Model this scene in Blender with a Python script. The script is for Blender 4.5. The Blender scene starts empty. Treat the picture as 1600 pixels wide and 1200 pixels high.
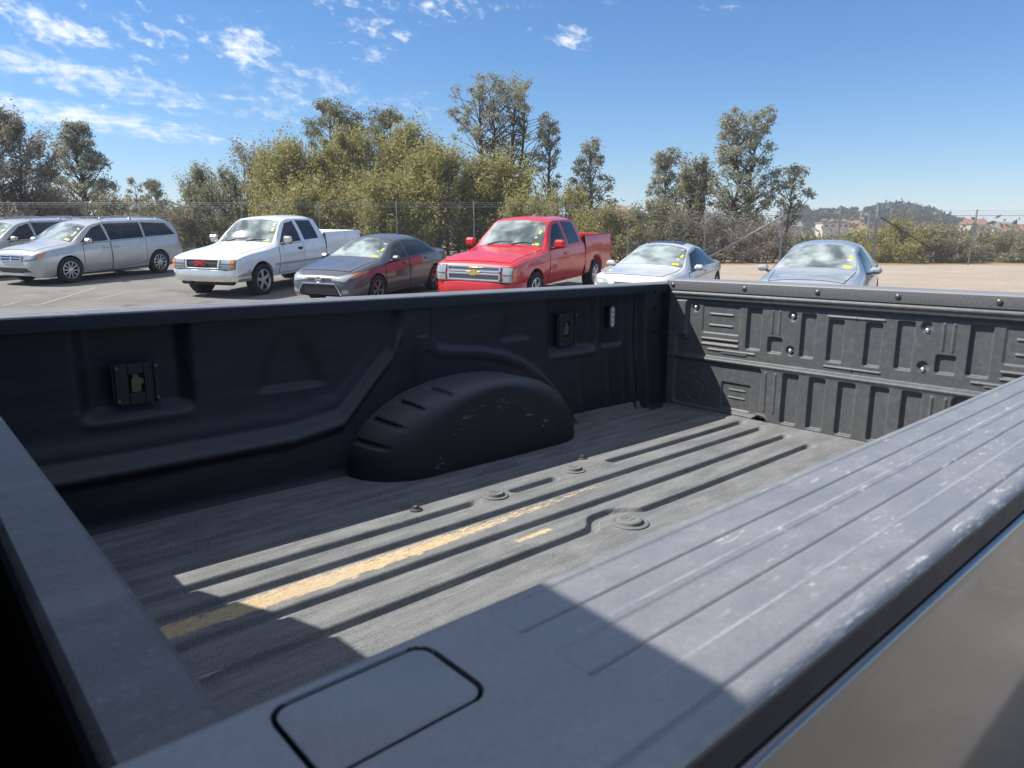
import bpy, math, random
import numpy as np
from mathutils import Matrix, Vector, Euler

random.seed(7)
rng = np.random.default_rng(7)
SC = bpy.context.scene
COL = SC.collection
R = math.radians

# ------------------------------------------------------------------ camera
CAM_H = 1.62
FPX = 1102.6
cam_d = bpy.data.cameras.new('camera')
cam_d.sensor_width = 36.0
cam_d.lens = 36.0 * FPX / 1600.0
cam_d.clip_start = 0.01
cam_d.clip_end = 20000
cam_d.dof.use_dof = True
cam_d.dof.focus_distance = 2.4
cam_d.dof.aperture_fstop = 17.0
cam = bpy.data.objects.new('camera', cam_d)
COL.objects.link(cam)
CAM_PITCH = math.atan(235.0 / FPX)
cam.location = (0, 0, CAM_H)
cam.rotation_euler = (math.pi / 2 - CAM_PITCH, 0, 0)
SC.camera = cam

# ------------------------------------------------------------------ light
SUN_DIR = Vector((-0.660, 0.073, 0.748)).normalized()
SUN_EL = math.asin(SUN_DIR.z)
SUN_AZ = math.atan2(SUN_DIR.x, SUN_DIR.y)
sun_d = bpy.data.lights.new('sun', 'SUN')
sun_d.energy = 4.1
sun_d.angle = R(0.53)
sun_d.color = (1.0, 0.955, 0.89)
sun = bpy.data.objects.new('sun', sun_d)
COL.objects.link(sun)
sun.rotation_euler = SUN_DIR.to_track_quat('Z', 'Y').to_euler()
SC.view_settings.view_transform = 'Standard'
SC.view_settings.look = 'None'
SC.view_settings.exposure = 1.02
SC.view_settings.gamma = 1.0
SC.view_settings.use_curve_mapping = False
SKY_STRENGTH = 0.069
CLOUD_LEVEL = 8.5


class NT:
    """Small helper round a node tree."""
    def __init__(self, tree):
        self.t = tree
        self.n = tree.nodes
        self.l = tree.links

    def new(self, kind, **kw):
        nd = self.n.new(kind)
        for k, v in kw.items():
            setattr(nd, k, v)
        return nd

    def put(self, sock, v):
        if v is None:
            return
        if isinstance(v, bpy.types.NodeSocket):
            self.l.new(v, sock)
        else:
            if sock.type == 'RGBA' and len(v) == 3:
                v = (*v, 1)
            sock.default_value = v

    def math(self, op, a, b=None, c=None, clamp=False):
        nd = self.new('ShaderNodeMath', operation=op, use_clamp=clamp)
        for i, v in enumerate((a, b, c)):
            self.put(nd.inputs[i], v)
        return nd.outputs[0]

    def sstep(self, v, lo, hi, o0=0.0, o1=1.0):
        nd = self.new('ShaderNodeMapRange', interpolation_type='SMOOTHSTEP')
        for i, q in enumerate((v, lo, hi, o0, o1)):
            self.put(nd.inputs[i], q)
        return nd.outputs[0]

    def mix(self, f, a, b, blend='MIX'):
        nd = self.new('ShaderNodeMix', data_type='RGBA', blend_type=blend)
        self.put(nd.inputs[0], f)
        self.put(nd.inputs[6], a)
        self.put(nd.inputs[7], b)
        return nd.outputs[2]

    def coord(self, kind='Object', scale=(1, 1, 1), rot=(0, 0, 0), loc=(0, 0, 0)):
        tc = self.new('ShaderNodeTexCoord')
        mp = self.new('ShaderNodeMapping')
        self.l.new(tc.outputs[kind], mp.inputs[0])
        mp.inputs[1].default_value = loc
        mp.inputs[2].default_value = rot
        mp.inputs[3].default_value = scale
        return mp.outputs[0]

    def noise(self, vec, scale=5, detail=4, rough=0.55, dist=0.0):
        nd = self.new('ShaderNodeTexNoise')
        self.l.new(vec, nd.inputs['Vector'])
        nd.inputs['Scale'].default_value = scale
        nd.inputs['Detail'].default_value = detail
        nd.inputs['Roughness'].default_value = rough
        nd.inputs['Distortion'].default_value = dist
        return nd.outputs[0]

    def sep(self, vec):
        nd = self.new('ShaderNodeSeparateXYZ')
        self.l.new(vec, nd.inputs[0])
        return nd.outputs

    def bump(self, h, strength=0.3, dist=0.01):
        nd = self.new('ShaderNodeBump')
        self.put(nd.inputs['Strength'], strength)
        nd.inputs['Distance'].default_value = dist
        self.l.new(h, nd.inputs['Height'])
        return nd.outputs[0]


def px_dir(x, y):
    """World direction of a pixel of the photograph (1600 x 1200)."""
    th = CAM_PITCH
    f = Vector((0, math.cos(th), -math.sin(th)))
    u = Vector((0, math.sin(th), math.cos(th)))
    return (f + Vector((1, 0, 0)) * ((x - 800) / FPX) - u * ((y - 600) / FPX)).normalized()


def at(px, py, Y):
    """Point in the world seen at a pixel, at distance Y ahead."""
    d = px_dir(px, py)
    return Vector((0, 0, CAM_H)) + d * (Y / d.y)


def build_world():
    w = bpy.data.worlds.new('World')
    SC.world = w
    w.use_nodes = True
    t = NT(w.node_tree)
    t.n.clear()
    out = t.new('ShaderNodeOutputWorld')
    bg = t.new('ShaderNodeBackground')
    t.l.new(bg.outputs[0], out.inputs[0])
    bg.inputs[1].default_value = SKY_STRENGTH
    sky = t.new('ShaderNodeTexSky', sky_type='NISHITA')
    sky.sun_disc = False
    sky.sun_elevation = SUN_EL
    sky.sun_rotation = SUN_AZ
    sky.altitude = 300
    sky.air_density = 1.12
    sky.dust_density = 0.12
    sky.ozone_density = 10.0
    tc = t.new('ShaderNodeTexCoord')
    d = tc.outputs['Generated']
    x, y, z = t.sep(d)
    az = t.math('ARCTAN2', x, y)
    el = t.math('ARCSINE', z)
    # clouds lie on a plane high above: project the direction on it
    zc = t.math('MAXIMUM', z, 0.03)
    cv = t.new('ShaderNodeCombineXYZ')
    t.l.new(t.math('DIVIDE', x, zc), cv.inputs[0])
    t.l.new(t.math('DIVIDE', y, zc), cv.inputs[1])
    plane = cv.outputs[0]
    mp = t.new('ShaderNodeMapping')
    t.l.new(plane, mp.inputs[0])
    mp.inputs[2].default_value = (0, 0, R(25))
    mp.inputs[3].default_value = (1.1, 1.0, 1)
    cw = t.new('ShaderNodeCombineXYZ')
    t.l.new(az, cw.inputs[0])
    t.l.new(t.math('ADD', t.math('MULTIPLY', el, 1.7), t.math('MULTIPLY', az, .35)), cw.inputs[1])
    n_big = t.noise(cw.outputs[0], 13.0, 7, 0.64, 0.5)
    n_fine = t.noise(cw.outputs[0], 48.0, 5, 0.62, 0.4)
    n_wisp = t.noise(mp.outputs[0], 1.3, 8, 0.66, 1.6)
    # banks of cloud: (pixel centre, half size in px, tilt, amount)
    banks = [((90, 45), (220, 38), 13, 1.0, 0), ((-150, -20), (200, 60), 10, 1.0, 0),
             ((120, 120), (380, 40), 8, .82, 1), ((90, 175), (340, 30), 5, .9, 1), ((240, 208), (260, 16), 3, .75, 1), ((500, 130), (160, 40), 15, .66, 1),
             ((255, 50), (150, 70), 10, .74, 0), ((390, 75), (90, 70), 30, .80, 0), ((205, 118), (120, 40), 20, .66, 0),
             ((600, 45), (115, 38), 8, .78, 0), ((570, 85), (70, 36), 10, .72, 0),
             ((900, 60), (50, 34), 10, .8, 0), ((810, 52), (60, 18), 5, .7, 0),
             ((450, 160), (190, 50), -8, .66, 1), ((640, 165), (110, 60), 25, .52, 1),
             ((640, 8), (330, 30), 2, .74, 0), ((1120, 15), (60, 16), 0, .6, 0), ((960, 5), (50, 18), 0, .7, 0),
             ((100, 110), (180, 40), 25, .58, 0)]
    tot = None
    for (c, hs, tilt, amt, kind) in banks:
        dd = px_dir(*c)
        a0, e0 = math.atan2(dd.x, dd.y), math.asin(dd.z)
        d2 = px_dir(c[0] + 20, c[1])
        ka = abs(math.atan2(d2.x, d2.y) - a0) / 20
        d3 = px_dir(c[0], c[1] + 20)
        ke = abs(math.asin(d3.z) - e0) / 20
        ct, st = math.cos(R(tilt)), math.sin(R(tilt))
        da = t.math('DIVIDE', t.math('SUBTRACT', az, a0), ka)
        de = t.math('DIVIDE', t.math('SUBTRACT', e0, el), ke)
        u = t.math('DIVIDE', t.math('ADD', t.math('MULTIPLY', da, ct), t.math('MULTIPLY', de, st)), hs[0])
        v = t.math('DIVIDE', t.math('SUBTRACT', t.math('MULTIPLY', de, ct), t.math('MULTIPLY', da, st)), hs[1])
        r2 = t.math('ADD', t.math('MULTIPLY', u, u), t.math('MULTIPLY', v, v))
        m = t.math('MULTIPLY', t.math('EXPONENT', t.math('MULTIPLY', r2, -0.9)), amt)
        src = n_big if kind == 0 else n_wisp
        mixn = t.math('ADD', t.math('MULTIPLY', src, 0.46), t.math('MULTIPLY', n_fine, 0.54))
        lo = t.math('SUBTRACT', 0.69, t.math('MULTIPLY', m, 0.325 if kind == 0 else 0.42))
        c1 = t.sstep(mixn, lo, t.math('ADD', lo, 0.22 if kind == 0 else 0.34))
        c1 = t.math('MULTIPLY', c1, t.sstep(m, 0.02, 0.35))
        tot = c1 if tot is None else t.math('MAXIMUM', tot, c1)
    # unseen high cloud added above the frame to whiten and raise the ambient light
    up = t.sstep(t.math('ADD', el, t.math('MULTIPLY', az, -.06)), R(19), R(36))
    fill_veil = t.math('MULTIPLY', t.sstep(t.math('ADD', t.math('MULTIPLY', n_wisp, .6), t.math('MULTIPLY', n_big, .4)), .34, .58), up)
    tot = t.math('MAXIMUM', tot, t.math('MULTIPLY', fill_veil, .60))
    tot = t.math('MULTIPLY', tot, 0.82)
    # a little more blue than the model gives by itself
    hs_ = t.new('ShaderNodeHueSaturation')
    hs_.inputs['Saturation'].default_value = 1.10
    hs_.inputs['Value'].default_value = 1.0
    t.l.new(sky.outputs[0], hs_.inputs['Color'])
    col = t.mix(tot, hs_.outputs[0], (CLOUD_LEVEL, CLOUD_LEVEL * 1.02, CLOUD_LEVEL * 1.05))
    t.l.new(col, bg.inputs[0])


build_world()

# ------------------------------------------------------------------ object helpers


def link(name, me, parent=None):
    o = bpy.data.objects.new(name, me)
    COL.objects.link(o)
    if parent is not None:
        o.parent = parent
    return o


def thing(name, label, cat, loc=(0, 0, 0), rot=(0, 0, 0), group=None):
    o = bpy.data.objects.new(name, None)
    o.empty_display_size = 0.2
    COL.objects.link(o)
    o.location = loc
    o.rotation_euler = rot
    return tag(o, label, cat, group)


def tag(o, label=None, cat=None, group=None, kind=None):
    if label:
        o['label'] = label
    if cat:
        o['category'] = cat
    if group:
        o['group'] = group
    if kind:
        o['kind'] = kind
    return o


def fast_mesh(name, V, Q, smooth=True, sharp=None):
    """Mesh from a vertex array and an (n, 3 or 4) index array."""
    V = np.ascontiguousarray(V, dtype=np.float32).reshape(-1, 3)
    Q = np.ascontiguousarray(Q, dtype=np.int32)
    k = Q.shape[1]
    me = bpy.data.meshes.new(name)
    me.vertices.add(len(V))
    me.vertices.foreach_set('co', V.ravel())
    me.loops.add(Q.size)
    me.loops.foreach_set('vertex_index', Q.ravel())
    me.polygons.add(len(Q))
    me.polygons.foreach_set('loop_start', np.arange(0, Q.size, k, dtype=np.int32))
    me.polygons.foreach_set('loop_total', np.full(len(Q), k, dtype=np.int32))
    if smooth:
        me.polygons.foreach_set('use_smooth', np.ones(len(Q), dtype=bool))
    me.update(calc_edges=True)
    if sharp:
        me.set_sharp_from_angle(angle=R(sharp))
    return me


def grid_faces(n, m, off=0):
    i, j = np.meshgrid(np.arange(n - 1), np.arange(m - 1), indexing='ij')
    a = (i * m + j).ravel() + off
    return np.stack([a, a + m, a + m + 1, a + 1], 1)


def grid_obj(name, P, mat, parent=None, flip=False, smooth=True, sharp=None):
    n, m = P.shape[:2]
    Q = grid_faces(n, m)
    if flip:
        Q = Q[:, ::-1]
    me = fast_mesh(name, P.reshape(-1, 3), Q, smooth, sharp)
    me.materials.append(mat)
    return link(name, me, parent)


class MB:
    """Collects simple solids; build() links them as one mesh object."""
    def __init__(self):
        self.v, self.f = [], []

    def add(self, verts, faces):
        o = len(self.v)
        self.v += [tuple(p) for p in verts]
        self.f += [tuple(i + o for i in f) for f in faces]
        return self

    def box(self, c, s, M=None, bev=0.0):
        x, y, z = s[0] / 2, s[1] / 2, s[2] / 2
        if bev <= 0:
            vs = [Vector((a * x, b * y, d * z)) for a in (-1, 1) for b in (-1, 1) for d in (-1, 1)]
            fs = [(0, 1, 3, 2), (4, 6, 7, 5), (0, 4, 5, 1), (2, 3, 7, 6), (0, 2, 6, 4), (1, 5, 7, 3)]
        else:
            b = min(bev, x * .9, y * .9, z * .9)
            vs, fs = [], []
            idx = {}
            for sx in (-1, 1):
                for sy in (-1, 1):
                    for sz in (-1, 1):
                        for ax in range(3):
                            p = [sx * (x - b), sy * (y - b), sz * (z - b)]
                            p[ax] += (sx, sy, sz)[ax] * b
                            idx[(sx, sy, sz, ax)] = len(vs)
                            vs.append(Vector(p))
            for ax in range(3):
                o1, o2 = [q for q in range(3) if q != ax]
                for s_ in (-1, 1):
                    loop = []
                    for (p, q) in ((-1, -1), (1, -1), (1, 1), (-1, 1)):
                        k = [0, 0, 0]
                        k[ax], k[o1], k[o2] = s_, p, q
                        loop.append(idx[(*k, ax)])
                    fs.append(tuple(loop))
            for ax in range(3):
                o1, o2 = [q for q in range(3) if q != ax]
                for p in (-1, 1):
                    for q in (-1, 1):
                        k0, k1 = [0] * 3, [0] * 3
                        k0[ax], k0[o1], k0[o2] = -1, p, q
                        k1[ax], k1[o1], k1[o2] = 1, p, q
                        fs.append((idx[(*k0, o1)], idx[(*k1, o1)], idx[(*k1, o2)], idx[(*k0, o2)]))
            for sx in (-1, 1):
                for sy in (-1, 1):
                    for sz in (-1, 1):
                        fs.append(tuple(idx[(sx, sy, sz, a)] for a in range(3)))
        c = Vector(c)
        vs = [(M @ v if M else v) + c for v in vs]
        return self.add(vs, fs)

    def tube(self, pts, rad, seg=8, cap=True):
        pts = [Vector(p) for p in pts]
        if not isinstance(rad, (list, tuple)):
            rad = [rad] * len(pts)
        vs, fs = [], []
        up = Vector((0, 0, 1))
        for i, p in enumerate(pts):
            a = pts[max(i - 1, 0)]
            b = pts[min(i + 1, len(pts) - 1)]
            d = (b - a).normalized()
            ref = up if abs(d.z) < 0.95 else Vector((1, 0, 0))
            s = d.cross(ref).normalized()
            t = s.cross(d)
            for k in range(seg):
                q = 2 * math.pi * k / seg
                vs.append(p + (s * math.cos(q) + t * math.sin(q)) * rad[i])
        for i in range(len(pts) - 1):
            for k in range(seg):
                k2 = (k + 1) % seg
                fs.append((i * seg + k, i * seg + k2, (i + 1) * seg + k2, (i + 1) * seg + k))
        if cap:
            fs.append(tuple(range(seg))[::-1])
            fs.append(tuple((len(pts) - 1) * seg + k for k in range(seg)))
        return self.add(vs, fs)

    def lathe(self, prof, seg=24, axis='z', c=(0, 0, 0), caps=True):
        """prof: (radius, along-axis) pairs."""
        vs, fs = [], []
        for (r, h) in prof:
            for k in range(seg):
                q = 2 * math.pi * k / seg
                a, b = r * math.cos(q), r * math.sin(q)
                p = {'z': (a, b, h), 'y': (b, h, a), 'x': (h, a, b)}[axis]
                vs.append(Vector(p) + Vector(c))
        n = len(prof)
        for i in range(n - 1):
            for k in range(seg):
                k2 = (k + 1) % seg
                fs.append((i * seg + k, i * seg + k2, (i + 1) * seg + k2, (i + 1) * seg + k))
        if caps:
            if prof[0][0] > 1e-5:
                fs.append(tuple(range(seg))[::-1])
            if prof[-1][0] > 1e-5:
                fs.append(tuple((n - 1) * seg + k for k in range(seg)))
        return self.add(vs, fs)

    def prism(self, poly, h, M=None):
        """poly in xy extruded in z from 0 to h, then M."""
        n = len(poly)
        vs = [Vector((p[0], p[1], 0)) for p in poly] + [Vector((p[0], p[1], h)) for p in poly]
        fs = [tuple(range(n))[::-1], tuple(range(n, 2 * n))]
        fs += [(i, (i + 1) % n, n + (i + 1) % n, n + i) for i in range(n)]
        if M:
            vs = [M @ v for v in vs]
        return self.add(vs, fs)

    def build(self, name, mat, parent=None, smooth=True, sharp=35):
        me = bpy.data.meshes.new(name)
        me.from_pydata([tuple(v) for v in self.v], [], self.f)
        me.validate()
        import bmesh
        bm = bmesh.new()
        bm.from_mesh(me)
        bmesh.ops.recalc_face_normals(bm, faces=bm.faces)
        bm.to_mesh(me)
        bm.free()
        if smooth:
            me.polygons.foreach_set('use_smooth', np.ones(len(me.polygons), dtype=bool))
            me.set_sharp_from_angle(angle=R(sharp))
        me.materials.append(mat)
        return link(name, me, parent)


def smooth01(x):
    x = np.clip(x, 0, 1)
    return x * x * (3 - 2 * x)


def sd_rrect(x, y, x0, x1, y0, y1, r):
    cx, cy = (x0 + x1) / 2, (y0 + y1) / 2
    hx, hy = abs(x1 - x0) / 2 - r, abs(y1 - y0) / 2 - r
    qx, qy = np.abs(x - cx) - hx, np.abs(y - cy) - hy
    return np.hypot(np.maximum(qx, 0), np.maximum(qy, 0)) + np.minimum(np.maximum(qx, qy), 0) - r


def sd_seg(x, y, ax, ay, bx, by):
    px, py = x - ax, y - ay
    vx, vy = bx - ax, by - ay
    t = np.clip((px * vx + py * vy) / (vx * vx + vy * vy + 1e-12), 0, 1)
    return np.hypot(px - t * vx, py - t * vy)


def copy_tree(o, parent=None):
    c = o.copy()
    COL.objects.link(c)
    c.parent = parent
    for ch in list(o.children):
        copy_tree(ch, c)
    return c


# ------------------------------------------------------------------ materials
MATS = {}


def mat(name, base=(.5, .5, .5), rough=.5, metal=0.0, coat=0.0, spec=.5, emis=None, coat_rough=.03):
    if name in MATS:
        return MATS[name]
    m = bpy.data.materials.new(name)
    m.use_nodes = True
    p = m.node_tree.nodes['Principled BSDF']
    p.inputs['Base Color'].default_value = (*base, 1)
    p.inputs['Roughness'].default_value = rough
    p.inputs['Metallic'].default_value = metal
    p.inputs['Coat Weight'].default_value = coat
    p.inputs['Coat Roughness'].default_value = coat_rough
    p.inputs['Specular IOR Level'].default_value = spec
    MATS[name] = m
    return m


def mat_nodes(name):
    m = bpy.data.materials.new(name)
    m.use_nodes = True
    t = NT(m.node_tree)
    p = t.n['Principled BSDF']
    MATS[name] = m
    return m, t, p


def make_liner(name, base, rough=.7, dust=.5, tone=(.13, .135, .14), spec=.35, skylit=0.0):
    """Black sprayed bed coating with dust and scuffs."""
    m, t, p = mat_nodes(name)
    c = t.coord('Object')
    cs = t.coord('Object', scale=(1.2, 9, 9))
    n1 = t.noise(cs, 4.0, 6, .65)
    n2 = t.noise(c, 260, 2, .6)
    n3 = t.noise(c, 9, 5, .6)
    d = t.math('MULTIPLY', t.sstep(n1, .42, .72), dust)
    d = t.math('MULTIPLY', d, t.sstep(n3, .3, .75, .35, 1))
    col = t.mix(d, base, tone)
    col = t.mix(t.math('MULTIPLY', t.sstep(n2, .52, .75), .35), col, tuple(min(1, b * 2.2 + .02) for b in base))
    if skylit > 0:
        # upward faces painted paler, as if lit from the sky
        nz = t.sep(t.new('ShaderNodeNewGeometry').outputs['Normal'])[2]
        col = t.mix(t.math('MULTIPLY', t.sstep(nz, .22, .75), skylit), col, tone)
    t.put(p.inputs['Base Color'], col)
    p.inputs['Roughness'].default_value = rough
    p.inputs['Specular IOR Level'].default_value = spec
    t.l.new(t.bump(t.noise(c, 420, 3, .7), .5, .0012), p.inputs['Normal'])
    return m


def make_floor_mat():
    m, t, p = mat_nodes('bed_floor_coating')
    c = t.coord('Object')
    cs = t.coord('Object', scale=(1.6, 9, 1))
    cl = t.coord('Object', scale=(3.0, 160, 1))
    n1 = t.noise(cs, 3.0, 6, .62)
    n2 = t.noise(c, 210, 3, .75)
    n3 = t.noise(c, 6, 5, .62)
    ns = t.noise(cl, 2.2, 3, .6)
    base = t.mix(t.sstep(n1, .32, .7), (.120, .123, .122), (.190, .193, .189))
    base = t.mix(t.math('MULTIPLY', t.sstep(n3, .48, .72), .45), base, (.07, .072, .074))
    # sandy grit of the coating
    base = t.mix(t.math('MULTIPLY', t.sstep(n2, .52, .72), .5), base, (.31, .31, .30))
    base = t.mix(t.math('MULTIPLY', t.sstep(n2, .48, .30), .45), base, (.05, .05, .052))
    # long pale scratches from loads slid in and out
    scr = t.math('MULTIPLY', t.sstep(ns, .635, .70), t.sstep(n3, .42, .62))
    base = t.mix(t.math('MULTIPLY', scr, .75), base, (.52, .51, .48))
    x, y, z = t.sep(c)
    wob = t.noise(t.coord('Object', scale=(9, 22, 1)), 3.0, 6, .7)
    dy = t.math('MULTIPLY', t.math('SUBTRACT', wob, .5), .055)
    yy = t.math('ADD', y, dy)
    # main rubbed-in streak of pale wood dust, narrowing towards the tailgate
    top = t.math('ADD', t.sstep(x, .9, 1.42, 1.142, 1.148), 0.0)
    bot = t.sstep(x, .5, 1.42, 1.084, 1.124)
    s1 = t.math('MULTIPLY', t.sstep(yy, t.math('SUBTRACT', bot, .004), t.math('ADD', bot, .006)),
                t.sstep(yy, t.math('ADD', top, .006), t.math('SUBTRACT', top, .006)))
    s1 = t.math('MULTIPLY', s1, t.sstep(x, 1.42, 1.36))
    brk = t.noise(t.coord('Object', scale=(6, 40, 1)), 5.0, 5, .72)
    lo = t.math('ADD', t.sstep(x, .3, 1.30, .36, .44), t.sstep(y, 1.100, 1.150, 0, .09))
    s1 = t.math('MULTIPLY', s1, t.sstep(t.math('ADD', t.math('MULTIPLY', brk, .7), t.math('MULTIPLY', n2, .3)), lo, t.math('ADD', lo, .06)))
    s2 = t.math('MULTIPLY', t.sstep(yy, .982, .988), t.sstep(yy, 1.003, .998))
    s2 = t.math('MULTIPLY', s2, t.math('MULTIPLY', t.sstep(x, .92, .935), t.sstep(x, 1.05, 1.035)))
    s2 = t.math('MULTIPLY', s2, t.sstep(brk, .30, .42))
    st = t.math('MAXIMUM', s1, s2)
    wood = t.mix(t.sstep(brk, .35, .65), (.40, .27, .115), (.60, .45, .25))
    wood = t.mix(t.sstep(n2, .50, .72), wood, (.66, .54, .36))
    wood = t.mix(t.math('MULTIPLY', t.sstep(t.noise(t.coord('Object', scale=(14, 60, 1)), 4, 4, .7), .56, .66), .8), wood, (.16, .14, .11))
    gw = t.noise(t.coord('Object', scale=(2.2, 12, 1)), 2.0, 4, .65)
    wood = t.mix(t.math('MULTIPLY', t.sstep(gw, .44, .62), .40), wood, (.40, .355, .28))
    wood = t.mix(t.sstep(x, .62, .35, 0, .35), wood, (.38, .29, .19))
    base = t.mix(t.math('MULTIPLY', st, .93), base, wood)
    t.put(p.inputs['Base Color'], base)
    p.inputs['Roughness'].default_value = .8
    p.inputs['Specular IOR Level'].default_value = .3
    t.l.new(t.bump(t.noise(c, 480, 3, .7), .55, .0012), p.inputs['Normal'])
    return m


def make_rail_mat():
    m, t, p = mat_nodes('rail_cap_plastic')
    c = t.coord('Object')
    x, y, z = t.sep(c)
    n1 = t.noise(t.coord('Object', scale=(6, 14, 6)), 3.0, 6, .65)
    n2 = t.noise(c, 55, 4, .6)
    base = t.mix(t.sstep(n1, .35, .72), (.150, .153, .160), (.182, .185, .192))
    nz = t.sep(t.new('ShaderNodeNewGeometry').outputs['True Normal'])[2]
    # worn crests along the cap
    for yc in (.006, -.035):
        w = t.sstep(t.math('ABSOLUTE', t.math('SUBTRACT', y, yc)), .0013, .0002)
        w = t.math('MULTIPLY', w, t.sstep(x, .03, .14))
        w = t.math('MULTIPLY', w, t.sstep(n2, .32, .6, .08, .42))
        base = t.mix(w, base, (.42, .42, .43))
    # scattered pale scuffs across
    fine = t.noise(c, 420, 3, .7)
    base = t.mix(t.math('MULTIPLY', t.sstep(fine, .50, .72), .16), base, (.36, .36, .37))
    base = t.mix(t.math('MULTIPLY', t.sstep(fine, .48, .30), .2), base, (.06, .06, .065))
    blot = t.noise(c, 30, 5, .7, .6)
    base = t.mix(t.math('MULTIPLY', t.math('MULTIPLY', t.sstep(blot, .52, .74), t.sstep(x, .0, .25)), .20), base, (.36, .36, .365))
    for (rz, sc, th) in ((25, 5.0, .63), (-40, 6.0, .64), (70, 4.0, .65), (5, 7.0, .66)):
        nn = t.noise(t.coord('Object', scale=(8, 45, 8), rot=(0, 0, R(rz))), sc, 4, .6)
        w = t.math('MULTIPLY', t.sstep(nn, th, th + .05), t.sstep(n1, .40, .62))
        w = t.math('MULTIPLY', w, t.sstep(x, .04, .2))
        base = t.mix(t.math('MULTIPLY', w, .55), base, (.55, .55, .55))
    ne = t.noise(t.coord('Object', scale=(14, 120, 60)), 3.5, 5, .7)
    edge = t.math('MULTIPLY', t.sstep(y, -.0600, -.0640), t.math('MULTIPLY', t.sstep(ne, .52, .66), t.sstep(n1, .40, .58)))
    edge = t.math('MULTIPLY', edge, t.math('MULTIPLY', t.sstep(z, .525, .531), t.sstep(x, .02, .12)))
    base = t.mix(edge, base, (.60, .60, .60))
    base = t.mix(t.sstep(nz, .02, .30), (.022, .024, .030), base)  # upright flanges painted dark, their shade put into the colour
    t.put(p.inputs['Base Color'], base)
    t.put(p.inputs['Roughness'], t.sstep(n1, .3, .7, .38, .5))
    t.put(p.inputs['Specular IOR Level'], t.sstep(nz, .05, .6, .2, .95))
    t.l.new(t.bump(t.noise(c, 700, 2, .6), .18, .0006), p.inputs['Normal'])
    return m


def make_paint(name, base, metal=.0, flake=0.0, coat=1.0, rough=.35):
    m, t, p = mat_nodes(name)
    c = t.coord('Object')
    n = t.noise(c, 3.0, 3, .5)
    col = t.mix(t.sstep(n, .3, .7), tuple(b * .93 for b in base), tuple(min(1, b * 1.05) for b in base))
    x, y, z = t.sep(c)
    # road dust on the sills
    dust = t.math('MULTIPLY', t.sstep(z, .75, .22), t.sstep(t.noise(c, 7, 4, .6), .25, .8, .1, .5))
    col = t.mix(t.math('MULTIPLY', dust, .28), col, (.30, .27, .23))
    t.put(p.inputs['Base Color'], col)
    p.inputs['Metallic'].default_value = metal
    p.inputs['Roughness'].default_value = rough
    p.inputs['Coat Weight'].default_value = coat
    p.inputs['Coat Roughness'].default_value = .04
    return m


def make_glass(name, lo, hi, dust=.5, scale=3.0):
    """Car glass: a dark pane; pale mottling paints in reflections as well as dust."""
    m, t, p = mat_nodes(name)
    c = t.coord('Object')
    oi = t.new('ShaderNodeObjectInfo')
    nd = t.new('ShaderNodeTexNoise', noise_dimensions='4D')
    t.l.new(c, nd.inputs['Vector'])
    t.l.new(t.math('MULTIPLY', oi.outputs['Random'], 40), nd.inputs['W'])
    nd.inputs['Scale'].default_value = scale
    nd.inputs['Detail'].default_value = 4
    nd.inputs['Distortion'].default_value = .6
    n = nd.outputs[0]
    col = t.mix(t.math('MULTIPLY', t.sstep(n, .36, .66), dust), lo, hi)  # pale mottling painted in for sky and dash reflections, with some dust
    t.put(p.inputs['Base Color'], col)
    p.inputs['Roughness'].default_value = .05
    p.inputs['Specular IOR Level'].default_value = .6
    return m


def make_asphalt():
    m, t, p = mat_nodes('asphalt')
    c = t.coord('Object')
    n1 = t.noise(c, .35, 6, .6)
    n2 = t.noise(c, 60, 4, .7)
    n3 = t.noise(c, 2.2, 5, .6)
    nb = t.noise(c, 240, 2, .6)
    col = t.mix(t.sstep(n1, .3, .7), (.125, .118, .108), (.19, .179, .163))
    col = t.mix(t.math('MULTIPLY', t.sstep(n3, .45, .75), .45), col, (.22, .207, .187))
    col = t.mix(t.math('MULTIPLY', t.sstep(n2, .45, .8), .6), col, (.36, .335, .30))
    pt = t.noise(t.coord('Object', scale=(1, 2.2, 1), rot=(0, 0, R(20))), 1.1, 6, .75)
    col = t.mix(t.math('MULTIPLY', t.sstep(pt, .56, .68), .5), col, (.30, .28, .25))
    oil = t.noise(c, .8, 3, .5)
    col = t.mix(t.math('MULTIPLY', t.sstep(oil, .62, .72), .5), col, (.07, .066, .062))
    t.put(p.inputs['Base Color'], col)
    p.inputs['Roughness'].default_value = .9
    p.inputs['Specular IOR Level'].default_value = .2
    t.l.new(t.bump(t.noise(c, 130, 3, .7), .8, .01), p.inputs['Normal'])
    return m


def make_gravel():
    m, t, p = mat_nodes('gravel')
    c = t.coord('Object')
    n1 = t.noise(c, .4, 5, .6)
    n2 = t.noise(c, 9, 6, .8)
    col = t.mix(t.sstep(n1, .3, .7), (.25, .205, .158), (.325, .27, .212))
    col = t.mix(t.sstep(n2, .4, .75), col, (.46, .385, .30))
    col = t.mix(t.math('MULTIPLY', t.sstep(n2, .45, .25), .7), col, (.13, .10, .073))
    t.put(p.inputs['Base Color'], col)
    p.inputs['Roughness'].default_value = .95
    t.l.new(t.bump(n2, .9, .04), p.inputs['Normal'])
    return m


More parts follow.
